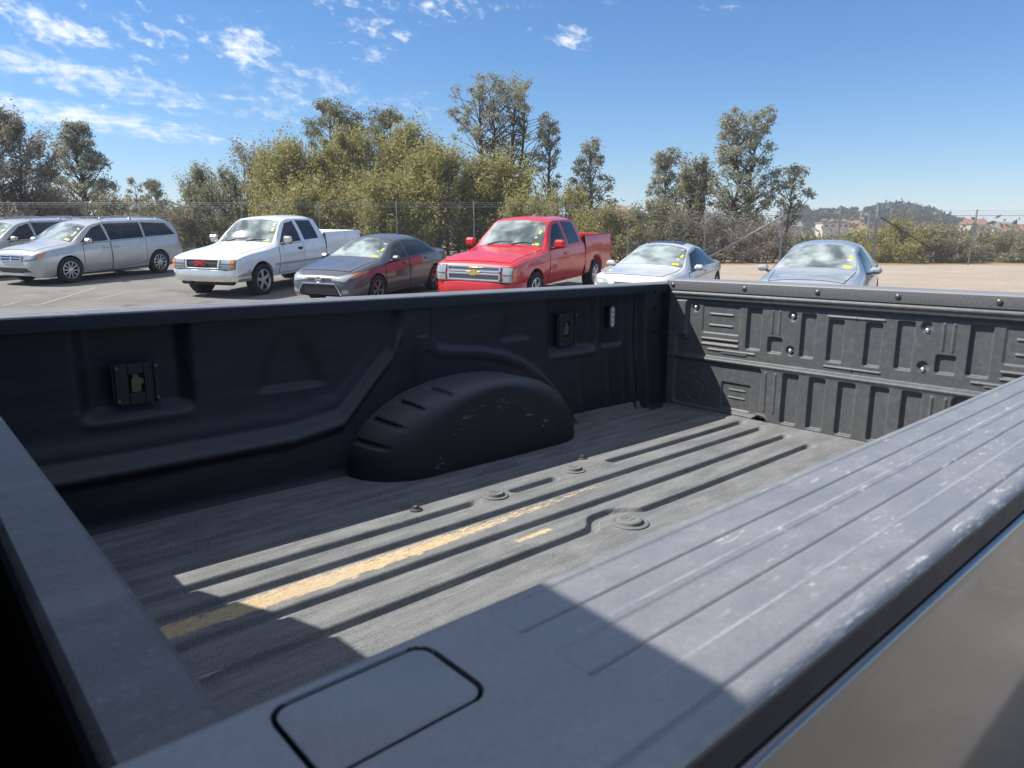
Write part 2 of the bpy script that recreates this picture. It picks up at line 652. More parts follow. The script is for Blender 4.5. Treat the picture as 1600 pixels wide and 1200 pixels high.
def make_dry_ground():
    m, t, p = mat_nodes('dry_ground')
    c = t.coord('Object')
    n1 = t.noise(c, .05, 6, .6)
    n2 = t.noise(c, .9, 5, .7)
    n3 = t.noise(c, .016, 4, .6)
    col = t.mix(t.sstep(n1, .4, .62), (.30, .20, .10), (.13, .115, .06))
    col = t.mix(t.math('MULTIPLY', t.sstep(n2, .4, .7), .5), col, (.40, .30, .17))
    x, y, z = t.sep(c)
    far = t.math('MULTIPLY', t.sstep(y, 220, 330), t.sstep(x, 40, 120))
    col = t.mix(t.math('MULTIPLY', t.sstep(n3, .52, .62), .8), col, (.46, .25, .12))
    # bare orange earth and cured grass on the rise behind the gate
    col = t.mix(t.math('MULTIPLY', far, t.sstep(n1, .36, .52, .35, 1)), col, (.27, .165, .09))
    t.put(p.inputs['Base Color'], col)
    p.inputs['Roughness'].default_value = 1.0
    p.inputs['Specular IOR Level'].default_value = .1
    return m


def make_leaf(name, dark, mid, light, trans=.35):
    m = bpy.data.materials.new(name)
    m.use_nodes = True
    t = NT(m.node_tree)
    t.n.clear()
    out = t.new('ShaderNodeOutputMaterial')
    geo = t.new('ShaderNodeNewGeometry')
    r = geo.outputs['Random Per Island']
    n = t.noise(t.coord('Object'), .9, 3, .6)
    col = t.mix(t.sstep(r, .0, .7), dark, mid)
    col = t.mix(t.math('MULTIPLY', t.sstep(r, .55, 1.0), .8), col, light)
    col = t.mix(t.math('MULTIPLY', t.sstep(n, .42, .68), .45), col, light)
    df = t.new('ShaderNodeBsdfDiffuse')
    tr = t.new('ShaderNodeBsdfTranslucent')
    gl = t.new('ShaderNodeBsdfGlossy')
    gl.inputs['Roughness'].default_value = .45
    gl.inputs['Color'].default_value = (.8, .85, .8, 1)
    t.l.new(col, df.inputs[0])
    t.l.new(t.mix(.5, col, light), tr.inputs[0])
    m1 = t.new('ShaderNodeMixShader')
    m1.inputs[0].default_value = trans
    t.l.new(df.outputs[0], m1.inputs[1])
    t.l.new(tr.outputs[0], m1.inputs[2])
    m2 = t.new('ShaderNodeMixShader')
    m2.inputs[0].default_value = .015
    t.l.new(m1.outputs[0], m2.inputs[1])
    t.l.new(gl.outputs[0], m2.inputs[2])
    t.l.new(m2.outputs[0], out.inputs[0])
    MATS[name] = m
    return m


def make_bark(name, a, b):
    m, t, p = mat_nodes(name)
    n = t.noise(t.coord('Object', scale=(6, 6, 1.2)), 4, 5, .7)
    t.put(p.inputs['Base Color'], t.mix(t.sstep(n, .3, .7), a, b))
    p.inputs['Roughness'].default_value = .95
    return m


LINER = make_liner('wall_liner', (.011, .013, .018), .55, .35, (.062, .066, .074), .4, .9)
LINER_TG = make_liner('tailgate_plastic', (.072, .076, .078), .48, .55, (.15, .153, .155), .35)
LINER_BULK = make_liner('bulkhead_plastic', (.080, .080, .084), .52, .8, (.150, .149, .152), .45)
FLOOR_M = make_floor_mat()
RAIL_M = make_rail_mat()
PLUG_M = make_liner('plug_rubber', (.13, .133, .132), .8, .7, (.23, .232, .228), .3)
BOLT_M = mat('bolt_steel', (.34, .335, .325), .42, .9)
BLACKBOLT_M = mat('bolt_black', (.10, .10, .10), .4, .6)
BLACK_M = mat('black_plastic', (.012, .012, .013), .55)
GAP_M = mat('gap_black', (.004, .004, .005), .9, 0, 0, .05)
RUBBER_M = mat('tyre_rubber', (.016, .016, .017), .85)
CHROME_M = mat('chrome', (.85, .85, .86), .08, 1.0)
ALLOY_M = mat('alloy', (.55, .56, .58), .28, .9)
DARKALLOY_M = mat('dark_alloy', (.20, .20, .21), .3, .8)
LENS_M = mat('clear_lens', (.40, .41, .41), .18, .3, 1.0)
AMBER_M = mat('amber_lens', (.75, .22, .03), .15, 0, 1.0)
REDLENS_M = mat('red_lens', (.55, .02, .02), .12, 0, 1.0)
YELLOW_M = mat('yellow_sticker', (.85, .68, .02), .5)
LIME_M = mat('lime_sticker', (.66, .80, .04), .5)
WHITE_M = mat('white_print', (.80, .80, .80), .5)
BRASS_M = mat('brass_shim', (.13, .105, .07), .5, .3)
GALV_M = mat('galvanised_steel', (.27, .275, .28), .55, .5)
TRUCK_PAINT = make_paint('dark_grey_paint', (.185, .175, .165), .85, 0, 1.0, .26)
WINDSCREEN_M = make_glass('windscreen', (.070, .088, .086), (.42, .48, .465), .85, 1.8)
SIDEGLASS_M = make_glass('side_glass', (.006, .009, .013), (.035, .045, .055), .6, 2.0)
ASPHALT_M = make_asphalt()
GRAVEL_M = make_gravel()
DRY_M = make_dry_ground()
STRIPE_M = mat('worn_white_paint', (.235, .225, .21), .9)


# ------------------------------------------------------------------ ground
def ground_z(x, y):
    """Flat round the near truck, rising gently under the row of parked cars on the left."""
    y = np.asarray(y, float)
    k = 1.2
    ramp = .052 * k * (np.logaddexp(0, (y - 14.9) / k) - np.logaddexp(0, (y - 23.2) / k))
    return ramp * (1 - smooth01((np.asarray(x, float) - 1.0) / 6.0))


def terrain_z(x, y):
    x = np.asarray(x, float)
    y = np.asarray(y, float)
    base = ground_z(x, y) - .03
    back = smooth01((y - 40) / 90.0)
    z = base * (1 - back) + back * (-7.0)
    # wooded rise on the right, low swells elsewhere
    z = z + 17.5 * np.exp(-((x - 232) / 62) ** 2 - ((y - 430) / 90) ** 2)
    z = z + 13.0 * np.exp(-((x - 172) / 42) ** 2 - ((y - 410) / 80) ** 2)
    z = z + 9.0 * np.exp(-((x + 150) / 190) ** 2 - ((y - 420) / 120) ** 2)
    far = smooth01((y - 500) / 900.0)
    z = z + far * 9.0 + 5.0 * far * np.sin(x / 310.0 + 1.0)
    r = np.hypot(x, y)
    return z * (1 - smooth01((r - 2500) / 1200.0)) + 8.0 * smooth01((r - 1500) / 1200)


def build_ground():
    # one sheet to the horizon, finer close by
    g = np.concatenate([-np.geomspace(9000, 40, 60), np.linspace(-38, 38, 60), np.geomspace(40, 9000, 60)])
    gy = np.concatenate([-np.geomspace(3000, 40, 24), np.linspace(-38, 60, 70), np.geomspace(62, 9000, 90)])
    X, Y = np.meshgrid(g, gy, indexing='ij')
    Z = terrain_z(X, Y)
    o = grid_obj('ground', np.stack([X, Y, Z], -1), DRY_M)
    tag(o, 'dry ground beyond the lot rising to low hills', kind='structure')
    # gravel yard: right part of the lot up to the fence
    xs = np.linspace(-40, 75, 150)
    ys = np.linspace(6, 37.9, 90)
    X, Y = np.meshgrid(xs, ys, indexing='ij')
    Z = ground_z(X, Y) + .0
    o = grid_obj('gravel_yard', np.stack([X, Y, Z], -1), GRAVEL_M)
    tag(o, 'tan gravel yard between the parked cars and the fence', kind='structure')
    # asphalt lies over it on the left, with an uneven edge
    vs = np.linspace(0, 1, 130)
    us = np.linspace(0, 1, 120)
    ed = np.interp(np.linspace(-30, 38.0, 130), [-30, 4, 10, 14, 16.5, 20, 26, 32, 38], [60, 60, 22, 9.5, 6.4, 5.0, 3.2, 0.5, -3.0])
    ed = ed + np.convolve(rng.normal(0, .5, 130), np.ones(4) / 4, 'same') * .5
    yv = np.linspace(-30, 37.6, 130)
    X = -60 + us[:, None] * (ed[None, :] + 60)
    Y = np.repeat(yv[None, :], 120, 0)
    Z = ground_z(X, Y) + .012
    o = grid_obj('asphalt_lot', np.stack([X, Y, Z], -1), ASPHALT_M)
    tag(o, 'worn grey brown asphalt of the parking lot', kind='structure')


build_ground()


def worn_stripe(x0, y0, x1, y1, w=.1):
    n = 30
    P = np.zeros((n, 2, 3))
    dx, dy = x1 - x0, y1 - y0
    L = math.hypot(dx, dy)
    nx, ny = -dy / L * w / 2, dx / L * w / 2
    for i in range(n):
        t = i / (n - 1)
        for k, s in enumerate((-1, 1)):
            x, y = x0 + dx * t + nx * s, y0 + dy * t + ny * s
            P[i, k] = (x, y, float(ground_z(x, y)) + .017)
    return P


def build_stripes():
    pts = [((62, 466), (150, 447)), ((150, 461), (205, 450)), ((30, 463), (0, 465))]
    for i, (a, b) in enumerate(pts):
        d0, d1 = px_dir(*a), px_dir(*b)
        p0 = Vector((0, 0, CAM_H)) + d0 * ((CAM_H - .22) / -d0.z)
        p1 = Vector((0, 0, CAM_H)) + d1 * ((CAM_H - .26) / -d1.z)
        o = grid_obj('parking_stripe', worn_stripe(p0.x, p0.y, p1.x, p1.y, .09), STRIPE_M)
        tag(o, kind='structure')


build_stripes()

# ------------------------------------------------------------------ the near pickup with the open bed
BED_M = Matrix(((0.74619, -0.66571, 0.00521), (0.66558, 0.74616, 0.01588), (-0.01446, -0.00838, 0.99986)))
BED_T = Vector((-0.0207, 0.2108, 0.9226))
YC = .888            # centre line of the bed
BL = 2.467           # tailgate plane
YW = 1.70            # far wall
ZR = .535            # rail height
OFF = Vector((1.2, YC, -.93))


def build_truck():
    root = thing('pickup_truck', 'dark grey pickup truck with open black lined cargo bed, closest to the camera', 'pickup truck')
    root.matrix_world = Matrix.Translation(BED_M @ OFF + BED_T) @ BED_M.to_4x4()

    def put(o):
        o.location = -OFF
        return o

    # ---- floor: corrugated sheet
    xs = np.concatenate([np.linspace(-.06, 1.1, 117), np.linspace(1.105, 1.60, 100), np.linspace(1.605, BL, 110)])
    ys = np.arange(.07, 1.7201, .003)
    X, Y = np.meshgrid(xs, ys, indexing='ij')
    Z = np.zeros_like(X)
    gro = .0145
    gx0 = -.03

    def groove(yc, x0, x1, w=.032, dep=gro, path=None):
        nonlocal Z
        yy = Y if path is None else Y - path
        d = sd_seg(X, yy, x0, yc, x1, yc)
        Z = np.minimum(Z, -dep * smooth01((w / 2 - d) / .010 + .5))

    bulge = .052 * np.exp(-((X - 1.222) / .082) ** 4)
    groove(.921, gx0, 2.27, path=bulge)
    for s in (1, -1):
        f = (lambda v: v if s == 1 else 2 * YC - v)
        groove(f(1.043), gx0, 2.33)
        groove(f(1.164), gx0, 2.37)
        groove(f(1.262), gx0, 1.015, w=.032)
        groove(f(1.262), 1.165, 1.325, w=.028)
        groove(f(1.268), 1.60, 2.40, w=.032)
        groove(f(1.360), gx0, 2.40, w=.032)
        groove(f(1.442), gx0, 2.40, w=.036)
        groove(f(1.495), gx0, .84, w=.026)
        groove(f(1.495), 1.72, 2.38, w=.026)
        for yv in (1.545, 1.60, 1.65):
            groove(f(yv), gx0, .80, w=.024, dep=.010)
            groove(f(yv), 1.98, 2.40, w=.02, dep=.006)
    # upturned edge against the walls
    Z = Z + .03 * smooth01((Y - 1.685) / .02) ** 2
    # slight dents and sag so the sheet is not ideal
    Z = Z + .0012 * np.sin(X * 5.1 + Y * 3) * np.sin(Y * 7.3 + 1)
    put(grid_obj('bed_floor', np.stack([X, Y, Z], -1), FLOOR_M, root))

    def plug(x, y, r, name='floor_plug'):
        mb = MB()
        mb.lathe([(r * 1.45, -.002), (r * 1.43, .0035), (r * 1.25, .0055), (r * 1.12, .0045), (r * 1.08, .004), (r * 1.0, .0045),
                  (r * .98, .010), (r * .90, .0125), (r * .6, .0125), (r * .55, .0115), (r * .30, .0118), (0, .012)], 40, 'z', (x, y, 0))
        o = put(mb.build(name, PLUG_M, root, sharp=50))
        lb = MB()
        lb.box((x + r * .1, y - r * .15, .0122), (r * .8, r * .14, .0018), bev=.0006)
        lb.box((x - r * .05, y + r * .25, .0122), (r * .5, r * .14, .0018), bev=.0006)
        lb.build('pull_tab', PLUG_M, o)
        return o

    plug(1.222, .888, .034)
    for s in (1, -1):
        f = (lambda v: v if s == 1 else 2 * YC - v)
        plug(1.092, f(1.264), .0255)
        plug(1.429, f(1.278), .0255)
        for bx, by in ((.864, 1.322), (1.541, 1.344)):
            mb = MB()
            mb.lathe([(.017, -.002), (.017, .002), (.0105, .0045), (.0095, .005)], 24, 'z', (bx, f(by), 0))
            mb.lathe([(.0085, .004), (.0085, .011), (.007, .0125), (0, .0128)], 6, 'z', (bx, f(by), 0))
            put(mb.build('floor_bolt', BLACKBOLT_M, root, sharp=30))

    # ---- far side wall: pressed panel
    xs = np.linspace(-.098, 2.462, 426)
    zs = np.linspace(-.02, .53, 110)
    X, Zg = np.meshgrid(xs, zs, indexing='ij')
    ramp = np.interp(X, [-.1, .70, .86, 1.05, 1.08, 3], [.142, .142, .165, .345, .40, .40])
    d_ = np.zeros_like(X)                       # positive: towards the bed
    # long belt bulge: a broad ledge that catches the sky, tucked under below
    mleft = 1 - smooth01((X - 1.06) / .05)
    u = Zg - ramp
    d_ += mleft * .034 * np.where(u > 0, 1 - smooth01(u / .044), 1 - .7 * smooth01(-u / .030))
    d_ -= .010 * smooth01((u - .05) / .05) * mleft
    # pillar between the panels
    d_ += .013 * smooth01(.5 - (np.abs(X - 1.135) - .050) / .03) * smooth01((Zg - .24) / .20)
    # ridge over the wheel arch
    arc = np.stack([np.linspace(1.19, 1.90, 40), np.interp(np.linspace(1.19, 1.90, 40),
                   [1.19, 1.23, 1.30, 1.42, 1.53, 1.62, 1.705, 1.78, 1.84, 1.90], [.40, .348, .338, .326, .30, .262, .205, .130, .05, -.03])], 1)
    dd = np.full_like(X, 9.0)
    for k in range(39):
        dd = np.minimum(dd, sd_seg(X, Zg, *arc[k], *arc[k + 1]))
    dd = np.minimum(dd, sd_seg(X, Zg, 1.195, .55, 1.195, .37))
    below = Zg < np.interp(X, arc[:, 0], arc[:, 1])
    below &= (X > 1.15) & (X < 1.9)
    d_ += .020 * np.exp(-(dd / .015) ** 2)
    d_ += np.where(below, .014, 0) * smooth01(dd / .02)
    # pockets of the tie-down plates, with a sloping ledge at the foot
    for (x0, x1, z0, z1) in ((.205, .445, .265, .62), (1.775, 2.03, .275, .60)):
        mx = smooth01(.5 - (np.abs(X - (x0 + x1) / 2) - (x1 - x0) / 2) / .045)
        mz = smooth01((Zg - z0 + .004) / .034)
        d_ -= .034 * mx * mz
        d_ += .006 * mx * np.exp(-((Zg - z0 + .010) / .012) ** 2)
    d_ -= .014 * smooth01(.5 - sd_rrect(X, Zg, 2.07, 2.205, .285, .60, .02) / .022)
    # soft hollows in the big panels
    for (tx, tz, w, h) in ((.73, .275, .19, .17), (1.60, .345, .14, .15)):
        t_ = (Zg - tz) / h
        wid = w * (1 - .55 * np.clip(t_, 0, 1)) / 2
        inside = smooth01(.5 - (np.abs(X - tx) - wid) / .07) * smooth01((Zg - tz) / .022) * smooth01((tz + h * 1.3 - Zg) / .12)
        d_ -= .020 * inside
    # upright flutes and the corner post
    for xv in (.56, .95, 1.93, 2.10, 2.20):
        d_ += .006 * np.exp(-((X - xv) / .012) ** 2) * smooth01((.26 - Zg) / .03) * (X > 1.85)
    d_ += .045 * smooth01((X - 2.285) / .03) * (1 - smooth01((X - 2.40) / .03) * .55)
    d_ += .012 * np.exp(-((X - 2.26) / .015) ** 2)
    lean = .012 * (1 - Zg / .53)
    d_ += .02 * smooth01((.03 - Zg) / .06)
    Yg = YW + .010 - d_ + .030 * smooth01((Zg - .04) / .30)
    put(grid_obj('side_wall', np.stack([X, Yg, Zg], -1), LINER, root, flip=False))
    # near side wall, plain from here
    Xn, Zn = np.meshgrid(np.linspace(-.06, 2.462, 60), np.linspace(-.02, .505, 12), indexing='ij')
    Yn = .048 + .03 * smooth01((.06 - Zn) / .08)
    put(grid_obj('side_wall', np.stack([Xn, Yn, Zn], -1), LINER, root, flip=True))

    def tie_plate(x0, x1, z0, z1, y):
        mb = MB()
        cx, cz = (x0 + x1) / 2, (z0 + z1) / 2
        w, h = x1 - x0, z1 - z0
        # frame of four bars leaves the keyhole open
        t_ = .006
        mb.box((cx - w * .33, y, cz), (w * .34, t_, h), bev=.002)
        mb.box((cx + w * .33, y, cz), (w * .34, t_, h), bev=.002)
        mb.box((cx, y, z1 - h * .14), (w * .33, t_ * .9, h * .28), bev=.002)
        mb.box((cx, y, z0 + h * .14), (w * .33, t_ * .9, h * .28), bev=.002)
        for sx in (-1, 1):
            mb.box((cx + sx * w * .40, y - .004, cz), (w * .09, .008, h * .96), bev=.002)
        o = put(mb.build('tie_down_plate', BLACK_M, root))
        k = MB()
        k.prism([(-.011, -.022), (.011, -.022), (.011, -.004), (.018, -.004), (.018, .010), (.007, .014), (.006, .026), (-.006, .026), (-.007, .014), (-.011, .008)], .002,
                Matrix.Translation((cx, y + .004, cz)) @ Matrix.Rotation(R(90), 4, 'X'))
        k.build('keyhole_backing', BRASS_M, o)
        for sx in (-1, 1):
            for zz in (z0 + .012, z1 - .012):
                b = MB()
                b.lathe([(.0055, 0), (.0055, .004), (.003, .006), (0, .0062)], 10, 'y', (0, 0, 0))
                bo = b.build('rivet', BLACKBOLT_M, o)
                bo.location = (cx + sx * w * .40, y - .0075, zz)
                bo.rotation_euler = (R(180), 0, 0)

    tie_plate(.265, .377, .296, .402, YW + .050)
    tie_plate(1.825, 1.932, .303, .436, YW + .052)

    # bed lamp
    mb = MB()
    n = 12
    poly = [(.019 * math.cos(a), .050 * (1 if math.sin(a) >= 0 else -1) * .62 + .019 * math.sin(a)) for a in np.linspace(0, 2 * math.pi, 28, endpoint=False)]
    mb.prism(poly, .010, Matrix.Translation((2.124, YW + .040, .405)) @ Matrix.Rotation(R(90), 4, 'X'))
    lamp = put(mb.build('bed_lamp', BLACK_M, root))
    poly2 = [(a * .68, b * .86) for a, b in poly]
    mb = MB()
    mb.prism(poly2, .004, Matrix.Translation((2.124, YW + .0295, .405)) @ Matrix.Rotation(R(90), 4, 'X'))
    mb.build('lens', mat('lamp_lens', (.34, .37, .40), .15, .2, 1.0), lamp)
    for k in range(4):
        mb = MB()
        mb.lathe([(.0075, 0), (.006, .003), (0, .004)], 12, 'y')
        q = mb.build('lamp_diode', mat('diode', (.62, .66, .70), .2, .3, 1), lamp)
        q.location = (2.124, YW + .0255, .373 + k * .0205)
        q.rotation_euler = (R(180), 0, 0)

    # ---- wheel housing (far and near)
    def wheel_house(sgn):
        nth, nt = 340, 46
        th = np.linspace(0, math.pi, nth)
        P = np.zeros((nth, nt, 3))
        cx = 1.335
        for i, a in enumerate(th):
            ca, sa = math.cos(a), math.sin(a)
            # a = 0 at the rear foot, pi at the front foot
            rx = .458 if ca > 0 else .470
            rad0 = np.array([rx * np.sign(ca) * abs(ca) ** (1.0 if ca > 0 else .94), .268 * abs(sa) ** (1.0 if ca > 0 else .90)])
            endr = .15 * abs(ca) ** 1.6 + .035
            for j in range(nt):
                t = j / (nt - 1)
                if t < .45:
                    y = YW + .01 - (t / .45) * (.195 - endr)
                    sc = 0.0
                elif t < .8:
                    q = (t - .45) / .35 * math.pi / 2
                    y = YW + .01 - (.195 - endr) - endr * math.sin(q)
                    sc = endr * (1 - math.cos(q))
                else:
                    y = YW + .01 - .195 - .004 * (t - .8) / .2
                    sc = endr
                L = math.hypot(*rad0) + 1e-9
                k = max(0, (L - sc) / L)
                if t >= .8:
                    k *= 1 - (t - .8) / .2 * .999
                x, z = rad0 * k
                # pressed slots on the front shoulder
                if ca < -.1 and .16 < t < .62:
                    for a0 in (158, 143, 128, 113):
                        dv = abs(math.degrees(a) - a0)
                        f = smooth01((2.3 - dv) / 1.5) * smooth01((t - .16) / .06) * smooth01((.62 - t) / .08)
                        x -= .011 * f * ca
                        z -= .011 * f * sa
                P[i, j] = (cx + x, y if sgn > 0 else 2 * YC - y, z - .004)
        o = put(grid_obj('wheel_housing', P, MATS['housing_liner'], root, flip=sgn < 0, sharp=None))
        return o

    m, t, p = mat_nodes('housing_liner')
    c = t.coord('Object')
    n1 = t.noise(t.coord('Object', scale=(4, 4, 22), rot=(0, R(20), 0)), 5, 5, .7)
    n2 = t.noise(c, 14, 4, .65)
    x, y, z = t.sep(c)
    r2 = t.math('SQRT', t.math('ADD', t.math('POWER', t.math('DIVIDE', t.math('SUBTRACT', x, 1.325), 1.28), 2), t.math('POWER', z, 2)))
    ring = t.math('MULTIPLY', t.sstep(r2, .150, .172), t.sstep(r2, .215, .19))
    scr = t.math('MULTIPLY', ring, t.math('MULTIPLY', t.sstep(n1, .565, .63), t.sstep(n2, .48, .60)))
    scr = t.math('MULTIPLY', scr, t.sstep(y, 1.53, 1.515))
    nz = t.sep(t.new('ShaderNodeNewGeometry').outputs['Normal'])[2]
    hb = t.mix(t.sstep(nz, .2, .9), (.013, .015, .019), (.075, .079, .083))  # top painted paler, light from above put into the colour
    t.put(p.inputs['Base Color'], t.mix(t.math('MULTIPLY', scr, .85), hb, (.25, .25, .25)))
    p.inputs['Roughness'].default_value = .6
    p.inputs['Specular IOR Level'].default_value = .35
    t.l.new(t.bump(t.noise(c, 420, 3, .7), .4, .001), p.inputs['Normal'])
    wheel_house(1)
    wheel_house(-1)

    # ---- bulkhead: front wall with a flat top
    mb = MB()
    mb.box((-.081, YC, .2645), (.040, 1.80, .535), bev=.004)
    bh = put(mb.build('bulkhead', LINER_BULK, root))
    # black sheet added on the bulkhead front, painting in the shade of the gap
    mb = MB()
    mb.box((-.1030, YC, .262), (.003, 1.79, .541))
    mb.build('gap_shade', GAP_M, bh)

    # ---- rail caps
    def rail(near):
        yo, yi = -.067, .052
        prof_y = np.concatenate([[yi, yi, yi - .001, yi - .003, yi - .006], np.linspace(yi - .008, yo + .0055, 160),
                                 [yo + .0038, yo + .0022, yo + .0009, yo + .0002, yo, yo, yo + .004]])
        zin = .497 if not near else .50
        prof_z = np.concatenate([[zin, .529, .532, .534, .5347], np.full(160, .535), [.5347, .5339, .5325, .5308, .5290, .514, .513]])
        if near:
            xs = np.concatenate([np.linspace(-.104, -.06, 12), np.linspace(-.0595, .0195, 110), np.linspace(.02, .06, 45), np.linspace(.065, 2.56, 180)])
        else:
            xs = np.linspace(-.104, 2.56, 60)
        X, PY = np.meshgrid(xs, prof_y, indexing='ij')
        PZ = np.repeat(prof_z[None, :], len(xs), 0)
        h = np.zeros_like(X)
        topm = (PZ > .5349)
        for ys_ in (.022, -.017, -.055):
            x0 = .049 if ys_ > -.05 else -.2
            d = sd_seg(X, PY, x0, ys_, 3.0, ys_)
            h -= .0016 * smooth01((.0017 - d) / .0014)
        for ys_ in ((.043, .022), (.002, -.017)):
            d = sd_seg(X, PY, .049, ys_[0], .049, ys_[1])
            h -= .0007 * smooth01((.0014 - d) / .0012)
        for ys_ in (.006, -.035):
            d = sd_seg(X, PY, .09, ys_, 3.0, ys_)
            h += .0003 * smooth01((.002 - d) / .002)
        # shallow steps between the strips
        h -= .0008 * smooth01((X - .046) / .006) * (smooth01((PY - .022) / .001) * smooth01((.043 - PY) / .001) + smooth01((PY + .017) / .001) * smooth01((.002 - PY) / .001))
        if near:
            s = sd_rrect(X, PY, -.0535, .0130, -.0015, .0425, .0085)
            h -= .011 * smooth01(.5 - s / .0006)
        PZ = PZ + h * topm
        if not near:
            PY = 2 * (YW - .003) - PY - (YW - .003 - yi)
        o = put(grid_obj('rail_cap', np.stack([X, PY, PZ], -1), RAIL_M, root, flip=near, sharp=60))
        if near:
            r_ = .0085 - .0017
            pts = []
            x0, x1, y0, y1 = -.0535 + .0017, .0130 - .0017, -.0015 + .0017, .0425 - .0017
            for (cx, cy, a0) in ((x1 - r_, y1 - r_, 0), (x0 + r_, y1 - r_, 90), (x0 + r_, y0 + r_, 180), (x1 - r_, y0 + r_, 270)):
                for k in range(9):
                    a = R(a0 + k * 90 / 8)
                    pts.append((cx + r_ * math.cos(a), cy + r_ * math.sin(a)))
            n = len(pts)
            mb = MB()
            vs = [(a, b, .5235) for a, b in pts] + [(a, b, .5345) for a, b in pts]
            cx, cy = (x0 + x1) / 2, (y0 + y1) / 2
            vs += [(cx + (a - cx) * .97, cy + (b - cy) * .97, .5350) for a, b in pts]
            fs = [tuple(range(2 * n, 3 * n))]
            for lv in (0, 1):
                fs += [(lv * n + i, lv * n + (i + 1) % n, (lv + 1) * n + (i + 1) % n, (lv + 1) * n + i) for i in range(n)]
            mb.add(vs, fs)
            mb.build('stake_pocket_cover', RAIL_M, o, sharp=40)
        return o

    rail(True)
    rail(False)

    # ---- tailgate: embossed inner skin
    ys = np.arange(.065, 1.7301, .0026)
    zs = np.arange(-.012, .5101, .0026)
    Yg, Zg = np.meshgrid(ys, zs, indexing='ij')
    H = np.zeros_like(Yg)                      # positive towards the bed
    TC = .893

    def rec(y0, y1, z0, z1, dep, r=.006, soft=.007, both=True):
        nonlocal H
        s = sd_rrect(Yg, Zg, y0, y1, z0, z1, r)
        H -= dep * smooth01(.5 - s / soft)
        if both:
            s = sd_rrect(Yg, Zg, 2 * TC - y1, 2 * TC - y0, z0, z1, r)
            H -= dep * smooth01(.5 - s / soft)

    def rib(y0, z0, y1, z1, h=.0035, w=.007):
        nonlocal H
        for m_ in (0, 1):
            a, b = (y0, y1) if m_ == 0 else (2 * TC - y0, 2 * TC - y1)
            d = sd_seg(Yg, Zg, a, z0, b, z1)
            H += h * smooth01((w - d) / w)

    # big upper recess with stepped ends
    s1 = sd_rrect(Yg, Zg, 2 * TC - 1.605, 1.605, .232, .468, .016)
    s2 = sd_rrect(Yg, Zg, 2 * TC - 1.655, 1.655, .232, .315, .020)
    H -= .016 * smooth01(.5 - np.minimum(s1, s2) / .009)
    H += .007 * np.exp(-((Zg - .494) / .009) ** 2) + .005 * np.exp(-((Zg - .222) / .007) ** 2)
    rec(1.235, 1.652, .012, .211, .012, .018, .009)
    rec(1.355, 1.528, .334, .452, .004)
    for z_, a, b in ((.413, 1.494, 1.388), (.366, 1.494, 1.388), (.308, 1.526, 1.357), (.284, 1.526, 1.357), (.263, 1.494, 1.279)):
        rib(a, z_, b, z_, .0045, .007)
    rec(1.360, 1.525, .292, .300, .004, .003, .004)
    rec(1.259, 1.320, .284, .449, .012)
    rib(1.211, .446, 1.211, .358)
    rib(1.181, .446, 1.181, .358)
    rec(1.167, 1.224, .281, .340, .012)
    rec(1.0385, 1.091, .278, .443, .012)
    rec(.933, .987, .275, .429, .012)
    rib(.993, .441, TC, .441, .004, .006)
    rib(.993, .254, TC, .254, .004, .006)
    rib(.47, .254, .36, .254, .004, .006)
    for by, bz in ((1.566, .436), (1.128, .431), (1.129, .296)):
        for q in (by, 2 * TC - by):
            d = np.hypot(Yg - q, Zg - bz)
            H -= .009 * smooth01((.021 - d) / .010)
    # lower field
    rec(1.284, 1.416, .024, .132, .007, .004)
    rib(1.383, .104, 1.310, .104, .004, .005)
    rib(1.383, .071, 1.310, .071, .004, .005)
    for q in (1.545, 2 * TC - 1.545):
        d = np.abs(np.hypot(Yg - q, Zg - .080) - .044)
        H -= .003 * smooth01((.006 - d) / .005)
    rib(1.215, .198, 1.212, .046, .004, .007)
    rib(1.174, .198, 1.172, .046, .004, .007)
    for a, b in ((1.081, 1.141), (.977, 1.035)):
        rec(a, b, .010, .206, .013)
    rec(.866, .925, .010, .204, .013, both=False)
    for q in (1.228, 2 * TC - 1.228):
        d = np.hypot(Yg - q, (Zg + .006) * 1.25)
        H -= .035 * smooth01((.033 - d) / .006)
        H += .004 * np.exp(-((d - .038) / .006) ** 2)
    # rolled top edge of the panel
    H -= .004 * smooth01((Zg - .503) / .006)
    H -= .006 * smooth01((.475 - Zg) / .006) * smooth01((Zg - .462) / .004)
    H += .0005 * np.sin(Yg * 23) * np.sin(Zg * 31)
    tg = put(grid_obj('tailgate', np.stack([BL - H, Yg, Zg], -1), LINER_TG, root, flip=False, sharp=None))
    # body of the gate behind the skin
    mb = MB()
    mb.box((BL + .060, YC, .262), (.060, 1.62, .56), bev=.012)
    mb.build('outer_skin', TRUCK_PAINT, tg)
    # textured strip and the cap on top
    mb = MB()
    zt = lambda q: .0
    n = 40
    ys_ = np.linspace(.075, 1.705, n)
    prof = [(BL - .001, .505), (BL - .006, .508), (BL - .006, .545), (BL - .003, .550), (BL + .004, .5525), (BL + .030, .5545), (BL + .084, .556), (BL + .092, .552), (BL + .095, .540), (BL + .095, .50)]
    P = np.zeros((n, len(prof), 3))
    for i, yv in enumerate(ys_):
        for j, (a, b) in enumerate(prof):
            P[i, j] = (a, yv, b)
    m, t, p = mat_nodes('tailgate_strip')
    c = t.coord('Object')
    v = t.new('ShaderNodeTexVoronoi')
    t.l.new(t.coord('Object', scale=(1, 1, 1)), v.inputs[0])
    v.inputs['Scale'].default_value = 430
    x, y, z = t.sep(c)
    strip = t.math('MULTIPLY', t.sstep(x, BL - .003, BL - .005), t.sstep(z, .549, .546))
